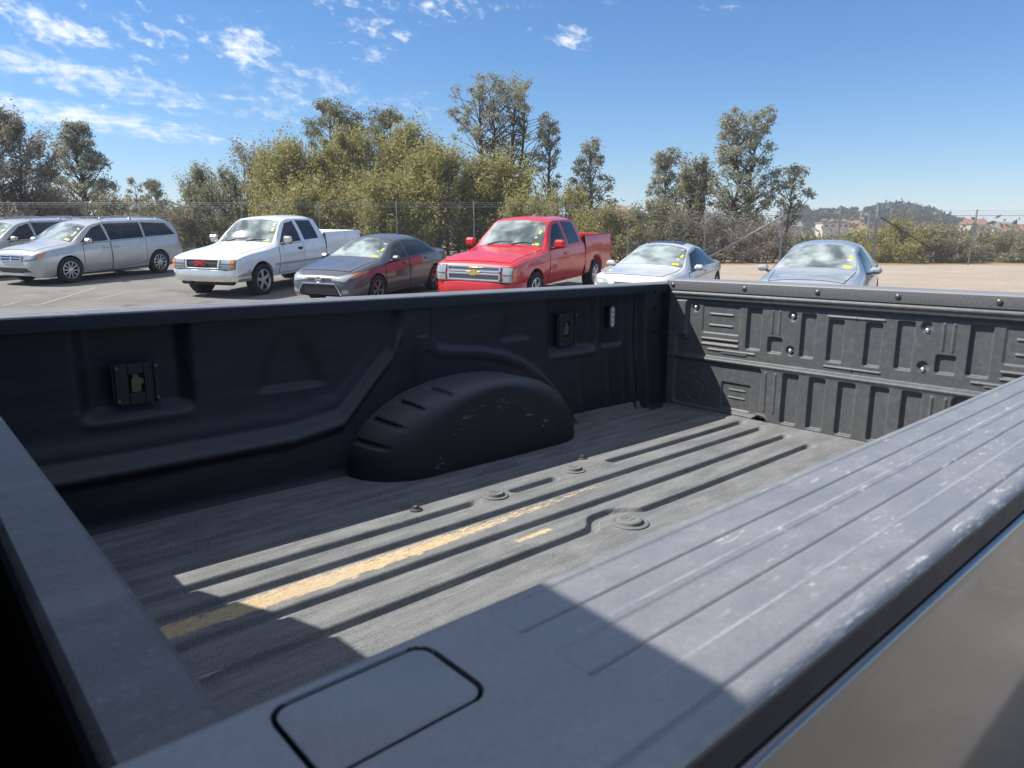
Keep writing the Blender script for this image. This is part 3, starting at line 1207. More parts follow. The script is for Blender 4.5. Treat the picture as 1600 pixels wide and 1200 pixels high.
    t.put(p.inputs['Base Color'], t.mix(strip, (.19, .192, .20), t.mix(t.sstep(v.outputs[0], .25, .6), (.030, .030, .032), (.085, .086, .088))))
    t.put(p.inputs['Roughness'], t.math('ADD', .42, t.math('MULTIPLY', strip, .3)))
    t.l.new(t.bump(v.outputs[0], t.math('MULTIPLY', strip, .6), .001), p.inputs['Normal'])
    cap = grid_obj('tailgate_cap', P, m, tg, flip=True, sharp=45)
    for by, bz in ((1.674, .528), (1.33, .528), (1.032, .528), (.752, .528), (.456, .528), (.13, .528)):
        mb = MB()
        mb.lathe([(.0095, 0), (.0095, .002), (.0075, .0035), (.006, .0045), (0, .005)], 14, 'x')
        o = mb.build('screw', BLACKBOLT_M, cap)
        o.rotation_euler = (0, 0, R(180))
        o.location = (BL - .006, by, bz)
    for by, bz, dz in ((1.566, .436, .009), (1.128, .431, .009), (1.129, .296, .009), (.655, .419, .009), (.656, .285, .009), (.22, .42, .009), (1.604, .306, .0), (1.679, .162, -.008)):
        mb = MB()
        mb.lathe([(.0095, -.002), (.0095, .0015), (.0085, .003), (.005, .0055), (.002, .0060), (0, .0045)], 14, 'x')
        o = mb.build('bolt', BOLT_M if dz > 0 else BLACKBOLT_M, tg)
        o.rotation_euler = (0, 0, R(180))
        o.location = (BL + (.017 if dz > 0 else .008), by, bz)
    # small dark holes down the corner post
    for zz in (.50, .43, .33, .215, .12):
        mb = MB()
        mb.lathe([(.006, 0), (.005, .002), (0, .002)], 10, 'y')
        o = put(mb.build('post_hole', GAP_M, root))
        o.location = Vector((2.36, YW - .010, zz)) - OFF
        o.rotation_euler = (R(180), 0, 0)

    for yv in (1.745, 2 * YC - 1.745 + .02):
        mb = MB()
        mb.box((2.463, yv, .25), (.010, .11 if yv > 1 else .05, .54))
        put(mb.build('corner_post', LINER, root))

    # ---- outside panels
    def outer(sgn):
        zp = [(-.075, .505), (-.074, .509), (-.071, .5115), (-.066, .512)][::-1]
        pr = [(.0640, .5120), (.0672, .5120), (.0690, .5115), (.0703, .5100), (.0710, .5075), (.0712, .5040)]
        zz = np.linspace(.498, .10, 34)
        yy = .0718 + .165 * (.498 - zz) - .06 * (.498 - zz) ** 2
        pr += list(zip(yy, zz))
        pr += [(.128, .05), (.130, 0), (.126, -.08), (.118, -.20), (.105, -.38), (.075, -.47), (.03, -.48)]
        xs_ = np.concatenate([np.linspace(-.10, .84, 60), np.linspace(.86, 1.82, 60), np.linspace(1.84, 2.56, 40)])
        P = np.zeros((len(xs_), len(pr), 3))
        for i, xv in enumerate(xs_):
            dx = abs(xv - 1.34)
            zmin = -.48
            if dx < .47:
                zmin = -.51 + math.sqrt(.47 ** 2 - dx ** 2) + .03
            for j, (a, b) in enumerate(pr):
                y = -a
                P[i, j] = (xv, y if sgn > 0 else 2 * YC - y, max(b, zmin))
        return put(grid_obj('bed_side', P, TRUCK_PAINT, root, flip=sgn < 0, sharp=50))

    outer(1)
    outer(-1)

    # ---- cab, bonnet and wheels (outside the frame, they cast the shade seen in it)
    st = [  # x, half width low, half width belt, half width roof, bottom, belt, roof
        (-.120, .96, .97, .0, -.42, .52, .52), (-.122, .98, .99, .0, -.44, .54, .54)]
    mb = MB()
    z_low, z_belt, z_roof = -.45, .50, .985
    rear = []

    def ring(x0, xb, xr, wl, wb, wr, zr_, crown):
        pts = [(x0, YC - wl, z_low), (x0, YC - wb, .1), (xb, YC - wb, z_belt), (xr, YC - wr - .03, zr_ - .07), (xr, YC - wr + .04, zr_ - .015),
               (xr, YC - wr * .6, zr_ + crown * .7), (xr, YC, zr_ + crown), (xr, YC + wr * .6, zr_ + crown * .7), (xr, YC + wr - .04, zr_ - .015),
               (xr, YC + wr + .03, zr_ - .07), (xb, YC + wb, z_belt), (x0, YC + wb, .1), (x0, YC + wl, z_low)]
        return pts

    rings = [ring(-.135, -.135, -.185, .90, .92, .70, .985, .01), ring(-.17, -.17, -.21, .96, .985, .74, .995, .012),
             ring(-.25, -.25, -.27, .98, 1.0, .76, 1.03, .02), ring(-.6, -.6, -.6, .98, 1.0, .76, 1.08, .03), ring(-1.4, -1.4, -1.35, .98, 1.0, .76, 1.08, .03),
             ring(-2.5, -2.45, -1.95, .98, 1.0, .72, 1.03, .02)]
    vs = [p for r_ in rings for p in r_]
    k = len(rings[0])
    fs = [tuple(range(k)), tuple(range((len(rings) - 1) * k, len(rings) * k))[::-1]]
    for i in range(len(rings) - 1):
        for j in range(k):
            j2 = (j + 1) % k
            fs.append((i * k + j, i * k + j2, (i + 1) * k + j2, (i + 1) * k + j))
    mb.add(vs, fs)
    cab = put(mb.build('cab', TRUCK_PAINT, root, sharp=40))
    mb = MB()
    mb.add([(-.141, YC - .66, .545), (-.141, YC + .66, .545), (-.182, YC + .62, .93), (-.182, YC - .62, .93)], [(0, 1, 2, 3)])
    mb.build('rear_window', SIDEGLASS_M, cab)
    for s in (-1, 1):
        for (a, b) in ((-.45, -1.25), (-1.35, -2.15)):
            mb = MB()
            yb, yt = YC + s * 1.003, YC + s * .80
            mb.add([(a, yb, .53), (b, yb, .53), (max(b, -1.9), yt, .98), (a, yt, .98)], [(0, 1, 2, 3)])
            mb.build('side_window', SIDEGLASS_M, cab)
    mb = MB()
    mb.box((-3.25, YC, .10), (1.6, 1.96, .80), bev=.12)
    put(mb.build('bonnet', TRUCK_PAINT, root))
    mb = MB()
    mb.box((-4.1, YC, -.25), (.25, 2.0, .30), bev=.06)
    put(mb.build('bumper', CHROME_M, root))
    mb = MB()
    mb.box((-.8, YC, -.38), (6.2, .9, .22), bev=.03)
    put(mb.build('chassis', BLACK_M, root))
    for xx in (1.34, -3.1):
        for s in (-1, 1):
            w = make_wheel(root, .42, .28, 8, ALLOY_M)
            w.location = Vector((xx, YC + s * .86, -.51)) - OFF
            w.rotation_euler = (0, 0, 0 if s > 0 else math.pi)
    return root


# ------------------------------------------------------------------ vehicles
WHEEL_CACHE = {}


def make_wheel(parent, r, w, spokes, rim_mat, rim_r=None, twin=False):
    """Wheel whose outer face looks along +y. wheel > tyre, rim."""
    key = (r, w, spokes, rim_mat.name, rim_r, twin)
    if key not in WHEEL_CACHE:
        rr = rim_r or r * .66
        a = MB()
        a.lathe([(rr * .98, -w / 2), (rr * .98, w * .15), (rr * .5, w * .12), (0, w * .12)], 28, 'y')
        hub = a.build('wheel', GAP_M)
        me0 = hub.data
        bpy.data.objects.remove(hub)
        a = MB()
        a.lathe([(rr * .97, -w * .46), (rr * 1.12, -w * .5), (r * .93, -w * .5), (r * .985, -w * .42), (r, -w * .25), (r, w * .25), (r * .985, w * .42),
                 (r * .93, w * .5), (rr * 1.12, w * .5), (rr * .97, w * .46)], 36, 'y', caps=False)
        t = a.build('tyre', RUBBER_M)
        me1 = t.data
        bpy.data.objects.remove(t)
        a = MB()
        a.lathe([(rr, w * .30), (rr * 1.02, w * .47), (rr * .95, w * .49), (rr * .90, w * .40), (rr * .88, w * .25)], 32, 'y', caps=False)
        a.lathe([(rr * .24, w * .25), (rr * .22, w * .40), (rr * .14, w * .43), (0, w * .43)], 16, 'y')
        for k in range(spokes):
            for dq in ((-.13, .13) if twin else (0,)):
                q = 2 * math.pi * k / spokes + dq
                ww = rr * (.30 if spokes <= 6 and not twin else .13)
                M = Matrix.Rotation(q, 4, 'Y')
                a.box(M @ Vector((0, w * .36, rr * .56)), (ww, w * .12, rr * .78), M.to_3x3(), bev=.006)
        q = a.build('rim', rim_mat)
        me2 = q.data
        bpy.data.objects.remove(q)
        WHEEL_CACHE[key] = (me0, me1, me2)
    me0, me1, me2 = WHEEL_CACHE[key]
    wh = link('wheel', me0, parent)
    link('tyre', me1, wh)
    link('rim', me2, wh)
    return wh


class Curve:
    """Monotone-ish smooth curve through control points."""
    def __init__(self, pts):
        pts = sorted(pts)
        self.x = np.array([p[0] for p in pts], float)
        self.y = np.array([p[1] for p in pts], float)
        h = np.diff(self.x)
        d = np.diff(self.y) / h
        m = np.zeros(len(self.x))
        m[0], m[-1] = d[0], d[-1]
        for i in range(1, len(d)):
            if d[i - 1] * d[i] > 0:
                w1, w2 = 2 * h[i] + h[i - 1], h[i] + 2 * h[i - 1]
                m[i] = (w1 + w2) / (w1 / d[i - 1] + w2 / d[i])
        self.m = m

    def __call__(self, q):
        q = np.clip(np.asarray(q, float), self.x[0], self.x[-1])
        i = np.clip(np.searchsorted(self.x, q) - 1, 0, len(self.x) - 2)
        h = self.x[i + 1] - self.x[i]
        t = (q - self.x[i]) / h
        t2, t3 = t * t, t * t * t
        return ((2 * t3 - 3 * t2 + 1) * self.y[i] + (t3 - 2 * t2 + t) * h * self.m[i] + (-2 * t3 + 3 * t2) * self.y[i + 1] + (t3 - t2) * h * self.m[i + 1])


class Body:
    """Vehicle skin lofted along x (front is +x). Curves:
    sill, belt, edge (roof edge), top (centre line), wl/wm/ws/wr half widths."""
    def __init__(s, c, arches, x_range, crease=.0):
        s.c = {k: Curve(v) for k, v in c.items()}
        s.arches = arches
        s.x0, s.x1 = x_range      # rear, front
        s.crease = crease

    def g(s, k, x):
        return s.c[k](x)

    def side_y(s, x, z):
        """Half width of the skin at height z."""
        x = np.asarray(x, float)
        z = np.asarray(z, float)
        sill, belt, edge = s.g('sill', x), s.g('belt', x), s.g('edge', x)
        wl, wm, ws, wr = s.g('wl', x), s.g('wm', x), s.g('ws', x), s.g('wr', x)
        t = np.clip((z - sill) / np.maximum(belt - sill, .01), 0, 1)
        low = wl + (wm - wl) * np.sin(np.clip(t / .5, 0, 1) * math.pi / 2)
        hi = wm + (ws - wm) * np.clip((t - .5) / .5, 0, 1) ** 2
        y = np.where(t < .5, low, hi)
        y = y + s.crease * np.exp(-((t - .74) / .05) ** 2)
        f = np.clip((z - belt) / np.maximum(edge - belt, .01), 0, 1)
        gh = ws + (wr - ws) * f + .02 * np.sin(f * math.pi) * np.clip((edge - belt) / .3, 0, 1)
        return np.where(z > belt, gh, y)

    def top_z(s, x, y):
        wr, e, t = s.g('wr', x), s.g('edge', x), s.g('top', x)
        q = np.clip(np.abs(y) / np.maximum(wr, .01), 0, 1)
        return e + (t - e) * (1 - q ** 2.6)

    def bottom(s, x):
        z = float(s.g('sill', x))
        for (xa, za, ra) in s.arches:
            if abs(x - xa) < ra:
                z = max(z, za + math.sqrt(ra * ra - (x - xa) ** 2))
        return z

    def build(s, mat_, parent, name='body', xs=None, close_front=True, close_rear=True):
        if xs is None:
            xs = list(np.linspace(s.x0, s.x1, 60))
            for e in (s.x0, s.x1):
                sg = 1 if e == s.x0 else -1
                xs += [e + sg * q for q in (.004, .012, .025, .045, .07, .1, .14)]
            for (xa, za, ra) in s.arches:
                xs += [xa + ra * .9999 * math.cos(a) for a in np.linspace(0, math.pi, 25)]
            xs = sorted(q for q in set(np.round(xs, 4)) if s.x0 <= q <= s.x1)
        sq = [0, .06, .14, .25, .38, .5, .62, .70, .74, .78, .86, .94, 1.0]
        gq = [.04, .2, .4, .6, .8, .93, 1.0]
        tq = [.97, .9, .75, .55, .3, 0]
        rows = []
        for x in xs:
            zb, belt, edge = s.bottom(x), float(s.g('belt', x)), float(s.g('edge', x))
            half = []
            zlo = min(zb, belt - .01)
            half.append((max(float(s.side_y(x, zlo)) - .12, .05), zlo + .02))
            for q in sq:
                z = zlo + q * (belt - zlo)
                half.append((float(s.side_y(x, z)), z))
            for q in gq:
                z = belt + q * (edge - belt)
                half.append((float(s.side_y(x, z)), z))
            wr = float(s.g('wr', x))
            for q in tq:
                half.append((wr * q, float(s.top_z(x, wr * q))))
            row = [(x, y, z) for y, z in half] + [(x, -y, z) for y, z in half[-2::-1]]
            rows.append(row)
        P = np.array(rows)
        n, m = P.shape[:2]
        V = P.reshape(-1, 3)
        Q = [tuple(q) for q in grid_faces(n, m)]
        # underside
        for i in range(n - 1):
            Q.append((i * m, i * m + m - 1, (i + 1) * m + m - 1, (i + 1) * m))
        nu = n - 1
        if close_rear:
            Q.append(tuple(range(m)))
        if close_front:
            Q.append(tuple((n - 1) * m + k for k in range(m))[::-1])
        me = bpy.data.meshes.new(name)
        me.from_pydata([tuple(v) for v in V], [], Q)
        import bmesh
        bm = bmesh.new()
        bm.from_mesh(me)
        bmesh.ops.recalc_face_normals(bm, faces=bm.faces)
        bm.to_mesh(me)
        bm.free()
        me.materials.append(mat_)
        me.materials.append(GAP_M)
        base = len(grid_faces(n, m))
        for i in range(base, base + nu):
            me.polygons[i].material_index = 1
        me.polygons.foreach_set('use_smooth', np.ones(len(me.polygons), dtype=bool))
        me.set_sharp_from_angle(angle=R(32))
        return link(name, me, parent)

    # ---- patches lying on the skin
    def _patch(s, P, name, mat_, parent, inward, depth=.015):
        n, m = P.shape[:2]
        V = list(map(tuple, P.reshape(-1, 3)))
        Q = [tuple(q) for q in grid_faces(n, m)]
        rim = [(0, j) for j in range(m)] + [(i, m - 1) for i in range(1, n)] + [(n - 1, j) for j in range(m - 2, -1, -1)] + [(i, 0) for i in range(n - 2, 0, -1)]
        o = len(V)
        for (i, j) in rim:
            V.append(tuple(np.array(P[i, j]) + np.array(inward) * depth))
        k = len(rim)
        for a in range(k):
            b = (a + 1) % k
            Q.append((rim[a][0] * m + rim[a][1], rim[b][0] * m + rim[b][1], o + b, o + a))
        me = bpy.data.meshes.new(name)
        me.from_pydata(V, [], Q)
        import bmesh
        bm = bmesh.new()
        bm.from_mesh(me)
        bmesh.ops.recalc_face_normals(bm, faces=bm.faces)
        bm.normal_update()
        nrm = Vector((0, 0, 0))
        for f in list(bm.faces)[:(n - 1) * (m - 1)]:
            nrm += f.normal
        if nrm.dot(Vector(inward)) > 0:
            bmesh.ops.reverse_faces(bm, faces=bm.faces)
        bm.to_mesh(me)
        bm.free()
        me.polygons.foreach_set('use_smooth', np.ones(len(me.polygons), dtype=bool))
        me.set_sharp_from_angle(angle=R(35))
        me.materials.append(mat_)
        return link(name, me, parent)

    @staticmethod
    def _bil(c, n, m):
        c = np.array(c, float)
        u = np.linspace(0, 1, n)[:, None, None]
        v = np.linspace(0, 1, m)[None, :, None]
        return (c[0] * (1 - u) + c[1] * u) * (1 - v) + (c[3] * (1 - u) + c[2] * u) * v

    def side(s, c, name, mat_, parent, off=.006, sgn=1, n=14, m=8):
        """c: four (x, z) corners."""
        A = s._bil(c, n, m)
        y = s.side_y(A[..., 0], A[..., 1]) + off
        P = np.stack([A[..., 0], sgn * y, A[..., 1]], -1)
        return s._patch(P, name, mat_, parent, (0, -sgn, 0))

    def top(s, c, name, mat_, parent, off=.006, n=14, m=14):
        """c: four (x, y) corners."""
        A = s._bil(c, n, m)
        z = s.top_z(A[..., 0], A[..., 1]) + off
        return s._patch(np.stack([A[..., 0], A[..., 1], z], -1), name, mat_, parent, (0, 0, -1))

    def end_x(s, y, z, front=True):
        xs = np.arange(s.x1, 0, -.004) if front else np.arange(s.x0, 0, .004)
        ok = (s.top_z(xs, y) >= z) & (s.side_y(xs, np.minimum(z, s.g('edge', xs))) >= abs(y)) & (s.g('sill', xs) <= z + .25)
        k = np.argmax(ok) if ok.any() else 0
        return xs[k]

    def end(s, c, name, mat_, parent, off=.008, front=True, n=10, m=6, depth=.03):
        """c: four (y, z) corners on the front or rear face."""
        A = s._bil(c, n, m)
        P = np.zeros((n, m, 3))
        sg = 1 if front else -1
        for i in range(n):
            for j in range(m):
                y, z = A[i, j]
                P[i, j] = (s.end_x(y, z, front) + sg * off, y, z)
        return s._patch(P, name, mat_, parent, (-sg, 0, 0), depth)


def wheels(root, xf, xr, ty, r, w, spokes, rim, twin=False):
    for x in (xf, xr):
        for s in (1, -1):
            o = make_wheel(root, r, w, spokes, rim, None, twin)
            o.location = (x, s * ty, r)
            o.rotation_euler = (0, random.uniform(0, 1), 0 if s > 0 else math.pi)


def mirrors(root, x, y, z, paint, size=(.12, .20, .15), stalk=True):
    for s in (1, -1):
        mb = MB()
        mb.box((x, s * (y + size[1] / 2 + .04), z), size, bev=.045)
        o = mb.build('mirror', paint, root)
        g = MB()
        g.box((x - size[0] / 2 - .001, s * (y + size[1] / 2 + .04), z), (.006, size[1] * .8, size[2] * .75), bev=.002)
        g.build('mirror_glass', SIDEGLASS_M, o)
        k = MB()
        k.box((x + .01, s * (y + .01), z - size[2] * .45), (.08, .12, .04), bev=.012)
        k.build('stalk', BLACK_M, o)


def stickers(b, root, xs, xt, wy):
    """Price slip at the foot of the windscreen, stock slip and a few chalked marks above it."""
    c = lambda t: xs + (xt - xs) * t
    j = lambda q: random.uniform(-q, q)
    d0 = j(.02)
    b.top([(c(.07), wy * (.70 + d0)), (c(.15), wy * (.70 + d0)), (c(.15), wy * (.90 + d0)), (c(.07), wy * (.90 + d0))], 'price_slip', YELLOW_M, root, .010, 3, 3)
    t0, y0 = .46 + j(.05), .78 + j(.03)
    k = j(.03)
    b.top([(c(t0), wy * y0), (c(t0 + .15), wy * (y0 + k)), (c(t0 + .15), wy * (y0 + .07 + k)), (c(t0), wy * (y0 + .07))], 'stock_slip', LIME_M, root, .010, 3, 3)
    for q in range(random.choice((1, 2, 3))):
        t1, y1 = random.choice((.74, .80, .34)) + j(.04), .74 + j(.06)
        b.top([(c(t1), wy * y1), (c(t1 + .03), wy * (y1 + j(.02))), (c(t1 + .05), wy * (y1 + .07)), (c(t1 + .02), wy * (y1 + .08))], 'window_marking', WHITE_M, root, .010, 3, 3)


def bonnet_panel(b, root, mat_, x0, x1, w0, w1):
    """Bonnet panel with its shut line."""
    h = b.top([(x0, -w0), (x1, -w1), (x1, w1), (x0, w0)], 'hood', mat_, root, .005, 16, 14)
    e = .012
    b.top([(x0 - e, -w0 - e), (x1 + e, -w1 - e), (x1 + e, w1 + e), (x0 - e, w0 + e)], 'seam', GAP_M, h, .0015, 16, 14)


def door(b, root, c, mat_, sgn, hx=None, hz=None, hmat=None):
    cx = [(p[0], p[1]) for p in c]
    mx = sum(p[0] for p in cx) / 4
    mz = sum(p[1] for p in cx) / 4
    big = [(mx + (p[0] - mx) * 1.014 + math.copysign(.006, p[0] - mx), mz + (p[1] - mz) * 1.0 + math.copysign(.010, p[1] - mz)) for p in cx]
    d = b.side(c, 'door', mat_, root, .006, sgn, 16, 12)
    b.side(big, 'seam', GAP_M, d, .0025, sgn, 16, 12)
    if hx is not None:
        y = float(b.side_y(hx, hz))
        mb = MB()
        mb.box((hx, sgn * (y + .022), hz), (.17, .03, .035), bev=.012)
        mb.box((hx, sgn * (y + .010), hz), (.20, .008, .07), bev=.003)
        mb.build('handle', hmat or mat_, d)
    return d


def place(root, x, y, yaw_deg, wb, dz=0.0, pitch=None):
    yaw = R(yaw_deg)
    fx, fy = math.cos(yaw), math.sin(yaw)
    zf = float(ground_z(x + fx * wb / 2, y + fy * wb / 2))
    zr = float(ground_z(x - fx * wb / 2, y - fy * wb / 2))
    pt = math.atan2(zf - zr, wb)
    lx, ly = -fy, fx
    zl = float(ground_z(x + lx * .8, y + ly * .8))
    zq = float(ground_z(x - lx * .8, y - ly * .8))
    rl = math.atan2(zl - zq, 1.6)
    root.location = (x, y, (zf + zr) / 2 + dz + .012)
    root.rotation_euler = (rl, -pt, yaw)


# --- minivan ------------------------------------------------------
def make_minivan(label, paint):
    root = thing('minivan', label, 'minivan', group='vehicles parked in the row')
    c = dict(
        sill=[(2.50, .36), (2.44, .24), (2.2, .20), (1.6, .22), (-1.6, .24), (-2.4, .27), (-2.6, .36), (-2.65, .44)],
        belt=[(2.50, .58), (2.46, .70), (2.38, .80), (2.15, .90), (1.5, 1.00), (1.2, 1.05), (0, 1.09), (-2.0, 1.14), (-2.4, 1.14), (-2.58, 1.05), (-2.65, .92)],
        edge=[(2.50, .60), (2.46, .73), (2.38, .83), (2.15, .93), (1.5, 1.04), (1.33, 1.09), (1.0, 1.30), (.62, 1.53), (.4, 1.595), (0, 1.63), (-1.9, 1.645), (-2.25, 1.60), (-2.46, 1.47), (-2.6, 1.10), (-2.65, .95)],
        top=[(2.50, .62), (2.47, .76), (2.40, .88), (2.15, .985), (1.6, 1.10), (1.38, 1.15), (1.0, 1.40), (.65, 1.61), (.42, 1.675), (0, 1.715), (-1, 1.725), (-2.1, 1.70), (-2.38, 1.64), (-2.50, 1.50), (-2.62, 1.12), (-2.65, .98)],
        wl=[(2.50, .50), (2.44, .70), (2.2, .84), (1.6, .90), (-2, .90), (-2.5, .82), (-2.65, .74)],
        wm=[(2.50, .60), (2.46, .74), (2.35, .85), (2.1, .93), (1.6, .975), (0, .985), (-1.9, .98), (-2.4, .94), (-2.58, .86), (-2.65, .80)],
        ws=[(2.50, .56), (2.46, .70), (2.35, .82), (2.1, .89), (1.4, .93), (0, .955), (-1.9, .945), (-2.4, .90), (-2.58, .82), (-2.65, .78)],
        wr=[(2.50, .50), (2.46, .64), (2.35, .76), (2.1, .83), (1.5, .86), (1.33, .85), (.62, .71), (0, .735), (-1.9, .72), (-2.25, .70), (-2.5, .70), (-2.65, .74)])
    b = Body(c, [(1.54, .36, .405), (-1.54, .36, .405)], (-2.65, 2.50), .004)
    b.build(paint, root)
    bonnet_panel(b, root, paint, 1.42, 2.28, .78, .66)
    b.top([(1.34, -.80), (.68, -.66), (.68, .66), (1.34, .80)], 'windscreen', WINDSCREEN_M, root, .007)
    for s in (1, -1):
        b.side([(1.12, 1.085), (.24, 1.115), (.28, 1.57), (.58, 1.475)], 'side_window', SIDEGLASS_M, root, .006, s)
        b.side([(.16, 1.12), (-1.02, 1.155), (-1.05, 1.595), (.19, 1.585)], 'side_window', SIDEGLASS_M, root, .006, s)
        b.side([(-1.10, 1.165), (-2.30, 1.20), (-2.06, 1.55), (-1.13, 1.595)], 'side_window', SIDEGLASS_M, root, .006, s)
        door(b, root, [(1.10, .30), (.20, .30), (.20, 1.075), (1.06, 1.045)], paint, s, .36, .93)
        door(b, root, [(.165, .30), (-1.05, .42), (-1.08, 1.12), (.165, 1.08)], paint, s, -.02, .93)
        b.side([(2.36, .205), (-2.4, .275), (-2.4, .31), (2.36, .235)], 'rocker_trim', BLACK_M, root, .004, s)
        b.end([(s * .43, .655), (s * .81, .690), (s * .875, .865), (s * .45, .79)], 'lamp_housing', mat('lamp_dark', (.10, .10, .10), .3), root, .008)
        b.end([(s * .46, .672), (s * .79, .71), (s * .85, .85), (s * .48, .775)], 'headlight', LENS_M, root, .016)
        b.end([(s * .815, .715), (s * .88, .735), (s * .90, .86), (s * .862, .85)], 'indicator', AMBER_M, root, .020)
        b.end([(s * .70, .93), (s * .885, .93), (s * .84, 1.14), (s * .73, 1.14)], 'taillight', REDLENS_M, root, .012, False)
        b.side([(-2.46, .93), (-2.62, .93), (-2.58, 1.14), (-2.44, 1.14)], 'taillight', REDLENS_M, root, .010, s)
        b.end([(s * .60, .40), (s * .72, .42), (s * .72, .49), (s * .60, .48)], 'fog_lamp', LENS_M, root, .016)
        # roof rails on their feet
        mb = MB()
        for x in (.1, -.9, -1.9):
            mb.box((x, s * .62, 1.705), (.09, .05, .05), bev=.015)
        mb.tube([(.25, s * .62, 1.70), (.1, s * .62, 1.735), (-.9, s * .62, 1.752), (-1.9, s * .62, 1.735), (-2.05, s * .62, 1.695)], .017, 6)
        mb.build('roof_rail', ALLOY_M, root)
    mb = MB()
    for x in (-.25, -1.35):
        mb.tube([(x, -.62, 1.765), (x, .62, 1.765)], .016, 6)
    mb.build('crossbar', BLACK_M, root)
    gr = b.end([(-.36, .655), (.36, .655), (.39, .80), (-.39, .80)], 'grille', BLACK_M, root, .008)
    mb = MB()
    for (y0, z0, y1, z1) in ((-.37, .66, .37, .66), (-.39, .795, .39, .795), (-.37, .66, -.40, .795), (.37, .66, .40, .795), (0, .65, 0, .80), (-.38, .73, .38, .73)):
        pts = []
        for t in np.linspace(0, 1, 7):
            y, z = y0 + (y1 - y0) * t, z0 + (z1 - z0) * t
            pts.append((float(b.end_x(y, z)) + .02, y, z))
        mb.tube(pts, .017, 6)
    mb.build('cross_bars', CHROME_M, gr)
    b.end([(-.68, .36), (.68, .36), (.62, .47), (-.62, .47)], 'air_intake', BLACK_M, root, .010)
    b.end([(-.78, .27), (.78, .27), (.72, .34), (-.72, .34)], 'bumper_lip', paint, root, .03)
    mirrors(root, .98, .93, 1.13, paint, (.14, .22, .15))
    stickers(b, root, 1.34, .68, .78)
    wheels(root, 1.54, -1.54, .865, .36, .225, 10, ALLOY_M)
    mb = MB()
    mb.box((0, 0, .30), (4.2, 1.5, .2))
    mb.build('underbody', GAP_M, root)
    return root


